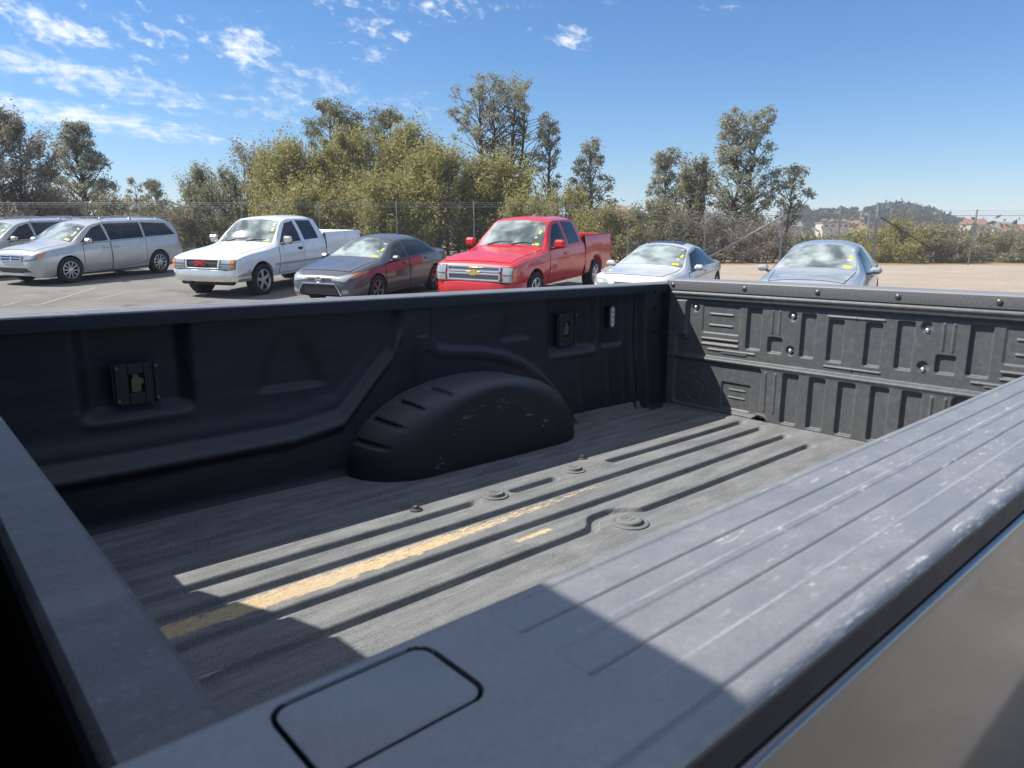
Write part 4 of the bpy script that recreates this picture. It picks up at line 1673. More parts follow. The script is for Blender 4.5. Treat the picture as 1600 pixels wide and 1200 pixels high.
# --- pickups ------------------------------------------------------
def make_pickup(label, paint, kind):
    """kind 'old': round nosed white one; 'new': square red one. Both extended cab."""
    old = kind == 'old'
    root = thing('parked_pickup', label, 'pickup truck', group='vehicles parked in the row')
    xf = 2.74 if old else 2.78
    H = 0.0 if old else .0
    cr = -1.02                    # back of the cab
    hood = 1.17 if old else 1.19
    c = dict(
        sill=[(xf, .56), (xf - .06, .50), (2.3, .46), (1.2, .44), (cr, .44)],
        belt=[(xf, .78 if old else .78), (xf - .03, .87 if old else .88), (xf - .12, .95 if old else .955), (2.2, 1.03 if old else 1.03), (1.4, 1.11 if old else 1.11), (1.0, 1.18), (0, 1.20), (cr, 1.22)],
        edge=[(xf, .80 if old else .80), (xf - .03, .90 if old else .915), (xf - .12, .98 if old else .99), (2.2, 1.07 if old else 1.08), (1.4, 1.17 if old else 1.17), (1.16, 1.23), (.85, 1.50), (.52, 1.75), (.3, 1.80), (-.6, 1.80), (-.9, 1.76), (cr, 1.66)],
        top=[(xf, .82 if old else .82), (xf - .04, .93 if old else .945), (xf - .14, 1.01 if old else 1.02), (2.2, 1.11 if old else 1.125), (1.5, hood + .03), (1.20, hood + .08), (.85, 1.58), (.54, 1.80), (.3, 1.86), (-.3, 1.885), (-.7, 1.875), (-.92, 1.84), (cr, 1.76)],
        wl=[(xf, .78), (xf - .08, .86), (2.2, .90), (cr, .91)],
        wm=[(xf, .84), (xf - .03, .90), (xf - .12, .95), (2.2, .975), (1.2, .985), (cr, .985)],
        ws=[(xf, .80), (xf - .03, .87), (xf - .12, .92), (2.2, .945), (1.2, .955), (cr, .955)],
        wr=[(xf, .74), (xf - .03, .80), (xf - .12, .85), (2.0, .87), (1.4, .87), (1.16, .86), (.52, .685), (.2, .70), (-.8, .69), (cr, .66)])
    b = Body(c, [(1.82, .39, .46)], (cr, xf), .004)
    b.build(paint, root)
    bonnet_panel(b, root, paint, 1.24, xf - .16, .83, .79)
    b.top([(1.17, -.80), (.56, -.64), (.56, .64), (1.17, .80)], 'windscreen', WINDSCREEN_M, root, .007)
    wp = MB()
    for y0 in (-.55, .05):
        wp.tube([(1.19, y0, float(b.top_z(1.19, y0)) + .02), (1.10, y0 + .25, float(b.top_z(1.10, y0 + .25)) + .02), (1.10, y0 + .55, float(b.top_z(1.10, y0 + .55)) + .02)], .012, 5)
    wp.build('wiper', BLACK_M, root)
    for s in (1, -1):
        b.side([(1.02, 1.225), (.10, 1.245), (.16, 1.755), (.48, 1.70)], 'side_window', SIDEGLASS_M, root, .006, s)
        b.side([(-.06, 1.26), (-.72, 1.275), (-.64, 1.745), (.0, 1.765)], 'side_window', SIDEGLASS_M, root, .006, s)
        door(b, root, [(1.12, .50), (.04, .50), (.04, 1.20), (1.08, 1.175)], paint, s, .20, 1.06, BLACK_M if old else paint)
        if old:
            b.side([(1.30, .70), (-1.0, .70), (-1.0, .755), (1.30, .755)], 'side_moulding', mat('grey_moulding', (.42, .43, .45), .5), root, .014, s)
        # rear window pillar is body; tail lamps sit on the box
    # ---- box
    x0, x1 = -2.98, cr - .03
    zr_ = 1.40

    def box_side(s):
        xs = list(np.linspace(x0, x1, 26))
        xs += [-1.82 + .46 * .999 * math.cos(a) for a in np.linspace(0, math.pi, 21)]
        xs = sorted(set(np.round(xs, 4)))
        rows = []
        for x in xs:
            zb = .46 + (.10 * smooth01((-2.5 - x) / .4))
            dx = abs(x + 1.82)
            if dx < .46:
                zb = max(zb, .39 + math.sqrt(.46 ** 2 - dx * dx))
            tp = .02 * smooth01((x0 + .06 - x) / .06)
            q = [(.90, zb), (.955, zb + .04)]
            for t in (.15, .3, .5, .7, .85):
                z = zb + t * (zr_ - zb)
                q.append((.985 - .028 * max(0, t - .5) ** 2 * 4 + (.006 if .68 < t < .72 else 0), z))
            q += [(.955, zr_ - .02), (.945, zr_), (.88, zr_), (.875, zr_ - .015), (.875, .82), (.875, .72)]
            rows.append([(x, s * (a - tp), z) for a, z in q])
        o = grid_obj('box_side', np.array(rows), paint, root, flip=s > 0, sharp=35)
        return o
    for s in (1, -1):
        box_side(s)
        mb = MB()
        mb.box((-2.965, s * .93, 1.10), (.07, .13, .40), bev=.02)
        mb.build('taillight', REDLENS_M, root)
        if not old:
            mb = MB()
            mb.box((( x0 + x1) / 2, s * .91, zr_ + .008), (x1 - x0 - .02, .06, .016), bev=.006)
            mb.build('rail_cap', BLACK_M, root)
    mb = MB()
    mb.box(((x0 + x1) / 2, 0, .74), (x1 - x0, 1.76, .05))
    mb.box((x1 - .02, 0, 1.06), (.04, 1.76, .58))
    mb.build('box_floor', paint, root)
    mb = MB()
    mb.box((x0 + .0, 0, 1.05), (.06, 1.74, .68), bev=.012)
    mb.build('tailgate', paint, root)
    mb = MB()
    mb.box((x0 - .12, 0, .58), (.16, 1.80, .17), bev=.04)
    mb.build('rear_bumper', CHROME_M, root)
    # rear cab window
    mb = MB()
    mb.box((cr - .006, 0, 1.50), (.012, 1.10, .36), bev=.004)
    mb.build('rear_window', SIDEGLASS_M, root)
    # ---- face
    if old:
        gr = b.end([(-.43, .735), (.43, .735), (.46, .935), (-.46, .935)], 'grille', BLACK_M, root, .010)
        mb = MB()
        for (y0, z0, y1, z1) in ((-.45, .725, .45, .725), (-.48, .935, .48, .935), (-.45, .725, -.48, .935), (.45, .725, .48, .935)):
            pts = [(float(b.end_x(y0 + (y1 - y0) * t, min(z0 + (z1 - z0) * t, .93))) + .018, y0 + (y1 - y0) * t, z0 + (z1 - z0) * t) for t in np.linspace(0, 1, 6)]
            mb.tube(pts, .022, 6)
        mb.build('grille_surround', WHITE_M if False else paint, gr)
        cu = bpy.data.curves.new('emblem', 'FONT')
        cu.body = 'GMC'
        cu.size = .15
        cu.extrude = .012
        cu.offset = .006
        cu.align_x = 'CENTER'
        cu.align_y = 'CENTER'
        cu.materials.append(mat('emblem_red', (.62, .02, .03), .25, 0, 1))
        tmp = bpy.data.objects.new('emblem_text', cu)
        COL.objects.link(tmp)
        dg = bpy.context.evaluated_depsgraph_get()
        me = bpy.data.meshes.new_from_object(tmp.evaluated_get(dg))
        bpy.data.objects.remove(tmp)
        e = link('emblem', me, gr)
        e.location = (float(b.end_x(0, .84)) + .035, -.06, .84)
        e.rotation_euler = (R(90), 0, R(90))
        for s in (1, -1):
            b.end([(s * .49, .715), (s * .90, .715), (s * .905, .945), (s * .51, .945)], 'lamp_housing', mat('lamp_dark', (.10, .10, .10), .3), root, .008)
            b.end([(s * .52, .84), (s * .79, .84), (s * .79, .925), (s * .54, .925)], 'headlight', LENS_M, root, .018)
            b.end([(s * .51, .735), (s * .79, .735), (s * .79, .82), (s * .51, .82)], 'running_light', mat('dim_lens', (.30, .31, .31), .12, .3, 1), root, .018)
            b.end([(s * .80, .84), (s * .89, .84), (s * .88, .925), (s * .80, .925)], 'indicator', AMBER_M, root, .020)
            b.end([(s * .80, .735), (s * .885, .735), (s * .89, .82), (s * .80, .82)], 'indicator', AMBER_M, root, .020)
        bumper_z, bumper_h = .56, .30
        bm_mat = mat('bumper_steel', (.80, .80, .80), .22, .9)
    else:
        gr = None
        for (z0, z1, wa) in ((.835, .925, .60), (.655, .785, .60)):
            g1 = b.end([(-wa, z0), (wa, z0), (wa + .01, z1), (-wa - .01, z1)], 'grille', mat('grille_mesh', (.18, .18, .19), .4, .8), root, .014, n=16)
            mb = MB()
            loop = [(-wa, z0), (wa, z0), (wa + .01, z1), (-wa - .01, z1), (-wa, z0)]
            for k in range(4):
                (y0, za), (y1, zb_) = loop[k], loop[k + 1]
                pts = [(float(b.end_x(y0 + (y1 - y0) * t, za + (zb_ - za) * t)) + .022, y0 + (y1 - y0) * t, za + (zb_ - za) * t) for t in np.linspace(0, 1, 8)]
                mb.tube(pts, .021, 6)
            mb.build('grille_surround', CHROME_M, g1)
            gr = g1
        # gold bow tie badge: a slanted cross shape
        poly = [(-.155, -.02), (-.06, -.02), (-.07, -.058), (.055, -.058), (.065, -.02), (.165, -.02), (.155, .02), (.06, .02), (.07, .058), (-.055, .058), (-.065, .02), (-.165, .02)]
        mb = MB()
        mb.prism(poly, .03, Matrix.Translation((float(b.end_x(0, .81)) + .012, 0, .81)) @ Matrix.Rotation(R(90), 4, 'Z') @ Matrix.Rotation(R(90), 4, 'X'))
        mb.build('emblem', mat('emblem_gold', (.78, .55, .12), .3, .6, 1), root)
        for s in (1, -1):
            b.end([(s * .65, .615), (s * .93, .615), (s * .94, .935), (s * .65, .945)], 'lamp_housing', mat('lamp_dark', (.10, .10, .10), .3), root, .008)
            hl = b.end([(s * .67, .63), (s * .885, .63), (s * .885, .92), (s * .67, .93)], 'headlight', LENS_M, root, .018)
            b.end([(s * .68, .765), (s * .88, .765), (s * .88, .785), (s * .68, .785)], 'divider', mat('lamp_dark', (.10, .10, .10), .3), hl, .022)
            b.end([(s * .892, .65), (s * .935, .65), (s * .94, .91), (s * .895, .91)], 'indicator', AMBER_M, root, .020)
        bumper_z, bumper_h = .47, .30
        bm_mat = paint
    # bumper bar wrapped round the corners
    rows = []
    for t in np.linspace(-1, 1, 31):
        y = t * .985
        x = xf + .075 - .22 * abs(t) ** 4 - (.35 * max(0, abs(t) - .93) / .07)
        rows.append([(x - .03, y, bumper_z + bumper_h / 2), (x + .015, y, bumper_z + bumper_h / 2 - .02), (x + .03, y, bumper_z + .02), (x + .03, y, bumper_z - .04),
                     (x + .01, y * .99, bumper_z - bumper_h / 2 + .02), (x - .05, y * .98, bumper_z - bumper_h / 2)])
    grid_obj('bumper', np.array(rows), bm_mat, root, flip=True, sharp=50)
    mb = MB()
    mb.box((xf - .14, 0, bumper_z - bumper_h / 2 - .02), (.16, 1.5, .12), bev=.04)
    mb.box((xf + .02, 0, bumper_z + bumper_h / 2 + .012), (.06, 1.66, .02), bev=.006)
    for y in (-.35, .35):
        mb.box((xf + .02, y, bumper_z - bumper_h / 2 - .02), (.10, .08, .08), bev=.02)
    mb.build('valance', BLACK_M, root)
    mirrors(root, .93, .965, 1.31, CHROME_M if old else paint, (.14, .24, .19))
    stickers(b, root, 1.17, .56, .78)
    mb = MB()
    mb.box((-.1, 0, .44), (5.0, .9, .16))
    mb.box((-.1, 0, .50), (1.9, 1.72, .06))
    mb.build('chassis', GAP_M, root)
    wheels(root, 1.82, -1.82, .865, .39, .26, 5 if old else 6, ALLOY_M)
    for s in (1, -1):
        mb = MB()
        mb.box((1.82, s * .55, .86), (.9, .5, .04))
        mb.build('wheel_liner', GAP_M, root)
    return root


# --- saloons ------------------------------------------------------
def make_saloon(label, name, cat, paint, kind):
    root = thing(name, label, cat, group='vehicles parked in the row')
    if kind == 'grey':
        wb2, xf, xr, Hs, r, W = 1.35, 2.32, -2.32, 1.455, .318, .888
        roof = [(.34, 1.34), (.06, 1.425), (-.35, 1.455), (-.8, 1.43), (-1.2, 1.32)]
        cowl, deck, screen_x, rear_x = .985, 1.06, (1.02, .26), (-1.10, -1.70)
        nose = [(xf, .55), (xf - .03, .64), (xf - .12, .71), (xf - .35, .80)]
    elif kind == 'coupe':
        wb2, xf, xr, Hs, r, W = 1.42, 2.33, -2.30, 1.385, .335, .905
        roof = [(.34, 1.28), (.06, 1.35), (-.3, 1.385), (-.7, 1.35), (-1.15, 1.22)]
        cowl, deck, screen_x, rear_x = .915, .98, (1.04, .22), (-.95, -1.62)
        nose = [(xf, .54), (xf - .03, .62), (xf - .12, .70), (xf - .35, .78)]
    else:
        wb2, xf, xr, Hs, r, W = 1.40, 2.40, -2.46, 1.485, .33, .915
        roof = [(.42, 1.37), (.12, 1.45), (-.3, 1.485), (-.75, 1.465), (-1.2, 1.36)]
        cowl, deck, screen_x, rear_x = .975, 1.08, (1.12, .32), (-1.10, -1.75)
        nose = [(xf, .56), (xf - .03, .66), (xf - .12, .74), (xf - .35, .83)]
    ci = screen_x[0] + .04
    c = dict(
        sill=[(xf, .34), (xf - .06, .24), (xf - .3, .19), (0, .21), (xr + .3, .25), (xr + .05, .34), (xr, .42)],
        top=nose + [(1.55, cowl - .10 + .0), (ci, cowl)] + roof + [(rear_x[1], deck), (xr + .2, deck - .02), (xr + .06, deck - .07), (xr, deck - .20)],
        belt=[(xf, .52), (xf - .03, .59), (xf - .12, .65), (xf - .35, .73), (1.5, cowl - .17), (1.0, cowl - .12), (0, cowl - .06), (-1.0, cowl - .01), (-1.7, deck - .10), (xr + .2, deck - .10), (xr + .05, deck - .17), (xr, deck - .28)],
        edge=[(xf, .54), (xf - .03, .62), (xf - .12, .68), (xf - .35, .77), (1.5, cowl - .12), (ci, cowl - .05), (roof[0][0], roof[0][1] - .10), (roof[1][0] - .05, roof[1][1] - .085), (roof[2][0], Hs - .09), (roof[3][0], roof[3][1] - .085), (roof[4][0], roof[4][1] - .08), (rear_x[1], deck - .05), (xr + .2, deck - .06), (xr + .05, deck - .12), (xr, deck - .24)],
        wl=[(xf, .50), (xf - .1, .70), (xf - .4, .80), (0, W - .06), (xr + .3, .78), (xr, .64)],
        wm=[(xf, .56), (xf - .04, .68), (xf - .15, .78), (xf - .4, W - .04), (1.2, W - .005), (0, W), (-1.4, W - .01), (xr + .3, W - .08), (xr + .06, .72), (xr, .66)],
        ws=[(xf, .52), (xf - .04, .64), (xf - .15, .74), (xf - .4, W - .09), (1.2, W - .05), (0, W - .035), (-1.4, W - .05), (xr + .3, W - .13), (xr + .06, .68), (xr, .62)],
        wr=[(xf, .46), (xf - .04, .57), (xf - .15, .66), (xf - .4, .73), (1.4, .76), (ci, .76), (roof[0][0], .60), (0, .585), (-.7, .575), (roof[4][0], .60), (rear_x[1], .70), (xr + .2, .68), (xr, .56)])
    b = Body(c, [(wb2, r, r + .045), (-wb2, r, r + .045)], (xr, xf), .006)
    b.build(paint, root)
    sx0, sx1 = screen_x
    bonnet_panel(b, root, paint, sx0 + .08, xf - .28, .70, .62)
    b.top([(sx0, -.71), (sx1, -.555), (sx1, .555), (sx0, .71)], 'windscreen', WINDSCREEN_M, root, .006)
    b.top([(rear_x[0], -.53), (rear_x[1] + .06, -.62), (rear_x[1] + .06, .62), (rear_x[0], .53)], 'rear_window', SIDEGLASS_M, root, .006)
    if kind == 'coupe':
        b.top([(.02, -.40), (-.62, -.40), (-.62, .40), (.02, .40)], 'sunroof', SIDEGLASS_M, root, .006)
    bz = lambda x: float(b.g('belt', x)) + .022
    ez = lambda x: float(b.g('edge', x)) - .035
    for s in (1, -1):
        if kind == 'coupe':
            wins = [(sx0 - .22, -.30, sx1 + .10, -.28), (-.36, -1.38, -.34, -1.02)]
            doors = [(1.02, -.42)]
        else:
            wins = [(sx0 - .20, .02, sx1 + .08, -.02), (-.06, -.92, -.10, -.88), (-.98, -1.42, -.94, -1.16)]
            doors = [(1.00, -.03), (-.06, -1.05)]
        for (x0, x1, t0, t1) in wins:
            b.side([(x0, bz(x0)), (x1, bz(x1)), (t1, ez(t1)), (t0, ez(t0))], 'side_window', SIDEGLASS_M, root, .006, s)
        for (x0, x1) in doors:
            door(b, root, [(x0, .27), (x1 + (.12 if x1 < -.9 else 0), .27), (x1, bz(x1) - .04), (x0, bz(x0) - .04)], paint, s, x1 + .16, bz(x1) - .13)
        if kind == 'grey':
            b.end([(s * .30, .60), (s * .66, .56), (s * .80, .74), (s * .42, .665)], 'headlight', LENS_M, root, .008)
            b.end([(s * .70, .62), (s * .80, .65), (s * .84, .76), (s * .77, .735)], 'indicator', AMBER_M, root, .010)
            b.end([(s * .56, .30), (s * .70, .32), (s * .70, .40), (s * .58, .39)], 'fog_lamp', LENS_M, root, .012)
        else:
            b.end([(s * .42, .58), (s * .72, .56), (s * .80, .70), (s * .48, .66)], 'headlight', LENS_M, root, .010)
        b.end([(s * .42, deck - .26), (s * .66, deck - .26), (s * .68, deck - .12), (s * .46, deck - .12)], 'taillight', REDLENS_M, root, .010, False)
        b.side([(xr + .30, deck - .24), (xr + .10, deck - .26), (xr + .10, deck - .13), (xr + .32, deck - .13)], 'taillight', REDLENS_M, root, .010, s)
    gr = b.end([(-.30, .585), (.30, .585), (.30, .625), (-.30, .625)], 'grille', BLACK_M, root, .010)
    if kind == 'grey':
        lo = b.end([(-.50, .28), (.50, .28), (.42, .49), (-.42, .49)], 'lower_grille', BLACK_M, root, .010)
        mb = MB()
        for s in (1, -1):
            mb.tube([(float(b.end_x(s * y, z)) + .018, s * y, z) for y, z in ((.54, .28), (.50, .40), (.43, .50))], .014, 6)
        mb.tube([(float(b.end_x(y, .52)) + .016, y, .52) for y in np.linspace(-.42, .42, 9)], .012, 6)
        mb.build('chrome_trim', CHROME_M, lo)
        # emblem: oval ring with two ovals inside
        mb = MB()
        for (a, d, q) in ((.085, .058, 0), (.038, .056, 0), (.062, .028, .02)):
            pts = [(float(b.end_x(0, .60)) + .025, a * math.cos(t), .60 + d * math.sin(t) + q) for t in np.linspace(0, 2 * math.pi, 21)]
            mb.tube(pts, .009, 5, cap=False)
        mb.build('emblem', CHROME_M, root)
    else:
        b.end([(-.55, .30), (.55, .30), (.50, .44), (-.50, .44)], 'lower_grille', BLACK_M, root, .010)
    mirrors(root, sx0 - .30, W - .05, bz(sx0 - .3) + .055, paint, (.13, .20, .125))
    stickers(b, root, sx0, sx1, .69)
    if kind == 'sedan':
        mb = MB()
        mb.box((sx1 - .02 + .10, 0, 1.30), (.02, .22, .06), bev=.01)
        mb.build('rear_view_mirror', BLACK_M, root)
    wheels(root, wb2, -wb2, W - .115, r, .21, 5 if kind == 'grey' else 7, DARKALLOY_M if kind == 'grey' else ALLOY_M, twin=kind == 'grey')
    mb = MB()
    mb.box((0, 0, .27), (3.8, 1.4, .18))
    mb.build('underbody', GAP_M, root)
    return root


def build_vehicles():
    SILVER = make_paint('silver_paint', (.47, .465, .455), .3, 0, 1, .33)
    SILVER2 = make_paint('silver_paint_second', (.43, .43, .425), .3, 0, 1, .33)
    WHITE = make_paint('white_paint', (.86, .86, .85), 0, 0, 1, .3)
    GREY = make_paint('slate_paint', (.085, .090, .098), .4, 0, 1, .33)
    RED = make_paint('red_paint', (.56, .004, .012), 0, 0, .8, .4)
    PEARL = make_paint('pale_silver_paint', (.60, .60, .595), .15, 0, 1, .3)
    BLUE = make_paint('silver_blue_paint', (.36, .385, .41), .25, 0, 1, .32)
    v = make_minivan('silver minivan with roof rails seen in full, second from the left end of the row', SILVER)
    place(v, -12.61, 21.64, 249.4, 3.08)
    v = make_minivan('silver minivan cut off by the left edge of the picture, behind the other minivan', SILVER2)
    place(v, -15.45, 22.75, 249.0, 3.08)
    v = make_pickup('white extended cab pickup with chrome bumper and red lettering on its black grille', WHITE, 'old')
    place(v, -6.45, 19.5, 252.0, 3.64, -.03)
    v = make_saloon('dark grey sedan with bright fog lamp parked between white and red pickups', 'sedan', 'car', GREY, 'grey')
    place(v, -3.28, 17.46, 247.9, 2.70)
    v = make_pickup('red extended cab pickup with gold badge on its two bar chrome grille', RED, 'new')
    place(v, .46, 17.17, 243.3, 3.64)
    v = make_saloon('pale silver coupe with dark sunroof parked right of the red pickup', 'coupe', 'car', PEARL, 'coupe')
    place(v, 3.44, 16.28, 240.8, 2.84)
    v = make_saloon('silver blue sedan at the right end of the row, on the gravel', 'sedan', 'car', BLUE, 'sedan')
    place(v, 6.26, 14.36, 239.1, 2.80)


build_truck()
build_vehicles()

# ------------------------------------------------------------------ trees
BARK_D = make_bark('bark_dark', (.045, .036, .028), (.10, .082, .065))
BARK_G = make_bark('bark_grey', (.12, .105, .09), (.20, .18, .155))
LEAF = {
    'willow': make_leaf('leaf_willow', (.190, .190, .060), (.300, .285, .105), (.42, .38, .17), .48),
    'oak': make_leaf('leaf_oak', (.105, .112, .068), (.185, .187, .115), (.27, .26, .165), .42),
    'pine': make_leaf('leaf_pine', (.175, .185, .140), (.270, .280, .210), (.38, .38, .29), .45),
    'brown': make_leaf('leaf_brown', (.145, .125, .098), (.24, .21, .168), (.34, .30, .24), .45),
    'scrub': make_leaf('leaf_scrub', (.150, .150, .085), (.24, .232, .140), (.34, .32, .21), .45),
    'far': make_leaf('leaf_far', (.030, .042, .036), (.052, .066, .052), (.085, .098, .072), .15),
}


def leaf_mesh(name, C, size, mat_, flat=.0):
    """C: leaf centres (n, 3). One rhomb per leaf, random attitude."""
    n = len(C)
    a = rng.normal(size=(n, 3))
    a[:, 2] *= (1 - flat)
    a /= np.linalg.norm(a, axis=1, keepdims=True)
    b = rng.normal(size=(n, 3))
    b -= (a * b).sum(1, keepdims=True) * a
    b /= np.linalg.norm(b, axis=1, keepdims=True)
    s = size * rng.uniform(.6, 1.4, (n, 1))
    V = np.stack([C - a * s, C + b * s * .45, C + a * s, C - b * s * .45], 1)
    me = fast_mesh(name, V.reshape(-1, 3), np.arange(n * 4).reshape(n, 4), smooth=False)
    me.materials.append(mat_)
    return me


def tree(name, label, cat, loc, h, w, kind='oak', base=.2, n=9000, clumps=60, leaf=.13, trunks=1, shape='round', cl=.5, bark=None, lean=0.0, depth=None, group=None, gap=.0):
    """Trunk with limbs out to every clump; leaves scattered round the clumps."""
    root = thing(name, label, cat, loc, (0, 0, 0), group)
    bark = bark or BARK_D
    depth = depth or w
    clumps = int(clumps * 1.5)
    n = int(n * (.72 if kind == 'pine' else 1.5))
    if kind == 'pine':
        cl *= .82
    leaf *= .68
    n = int(n * 1.35)
    cs = []
    tries = 0
    while len(cs) < clumps and tries < clumps * 60:
        tries += 1
        t = random.random() ** .85
        z = h * (base + (1 - base) * t)
        if shape == 'round':
            rad = math.sqrt(max(0, 1 - (2 * t - .85) ** 2 / 1.35)) if t < .93 else .30
        elif shape == 'cone':
            rad = (1 - t) ** .75 * .95 + .10
        elif shape == 'vase':
            rad = .45 + .62 * math.sin(min(1, t * 1.15) * math.pi * .72)
            if t > .9:
                rad *= .7
        elif shape == 'column':
            rad = .55 + .3 * math.sin(t * 9 + h) * (1 - t) + .15 * (1 - t)
        else:
            rad = 1.0
        a = random.uniform(0, 2 * math.pi)
        q = rad * random.random() ** .42
        x, y = q * math.cos(a) * w / 2, q * math.sin(a) * depth / 2
        cs.append(Vector((x + lean * z, y, z)))
    # trunk(s) and limbs
    mb = MB()
    tr = []
    for k in range(trunks):
        dx = 0 if trunks == 1 else (k - (trunks - 1) / 2) * w * .10
        top = Vector((lean * h * .92 + dx * random.uniform(1.2, 2.6), random.uniform(-.1, .1) * w, h * .93))
        pts, rad = [], []
        r0 = .022 * h * (.8 if trunks > 1 else 1)
        nseg = 9
        for i in range(nseg + 1):
            t = i / nseg
            p = Vector((dx, 0, -.3)).lerp(top, t) + Vector((random.uniform(-1, 1), random.uniform(-1, 1), 0)) * .018 * h * math.sin(t * math.pi)
            pts.append(p)
            rad.append(max(.012, r0 * (1 - t) ** .8 + .01))
        mb.tube(pts, rad, 7)
        tr.append(pts)
    for c_ in cs:
        pts = random.choice(tr)
        zz = max(.06 * h, c_.z - random.uniform(.15, .45) * math.hypot(c_.x, c_.y) - random.uniform(.04, .14) * h)
        t = min(.97, max(0, (zz + .3) / (.93 * h + .3)))
        f = t * (len(pts) - 1)
        i = min(len(pts) - 2, int(f))
        s0 = pts[i].lerp(pts[i + 1], f - i)
        mid = s0.lerp(c_, .5) + Vector((random.uniform(-.1, .1), random.uniform(-.1, .1), random.uniform(-.12, .05))) * (c_ - s0).length
        r_ = .0075 * h * (1 - .6 * t)
        mb.tube([s0, mid, c_], [r_, r_ * .6, r_ * .25], 5, cap=False)
    mb.build('trunk', bark, root)
    # leaves
    per = max(1, n // len(cs))
    L = []
    for c_ in cs:
        k = int(per * random.uniform(.55, 1.45))
        rr = cl * random.uniform(.65, 1.3)
        p = rng.normal(size=(k, 3))
        p /= np.linalg.norm(p, axis=1, keepdims=True)
        p *= (rng.random((k, 1)) ** .75) * rr * 1.25
        p[:, 2] *= .75
        if kind in ('willow', 'scrub', 'brown'):
            # sprays of leaves drawn out along the shoots that carry them
            d = np.array([c_.x * .8, c_.y * .8, .35 * h + .2 * c_.z])
            d /= np.linalg.norm(d) + 1e-9
            p = p * .72 + d * rng.normal(.1, .75, (k, 1)) * rr
        L.append(p + np.array(c_))
    L = np.concatenate(L)
    L = L[L[:, 2] > .03]
    o = link('crown', leaf_mesh('crown', L, leaf, LEAF[kind]), root)
    return root


def t_at(px, top, D, wpx):
    """Where a tree stands and how big it is, from where it shows."""
    p = at(px, top, D)
    g = float(terrain_z(p.x, D))
    return (p.x, D, g), p.z - g, wpx / FPX * D


def plant(px, top, D, wpx, name, label, cat, **kw):
    loc, h, w = t_at(px, top, D, wpx)
    return tree(name, label, cat, loc, h, w, **kw)


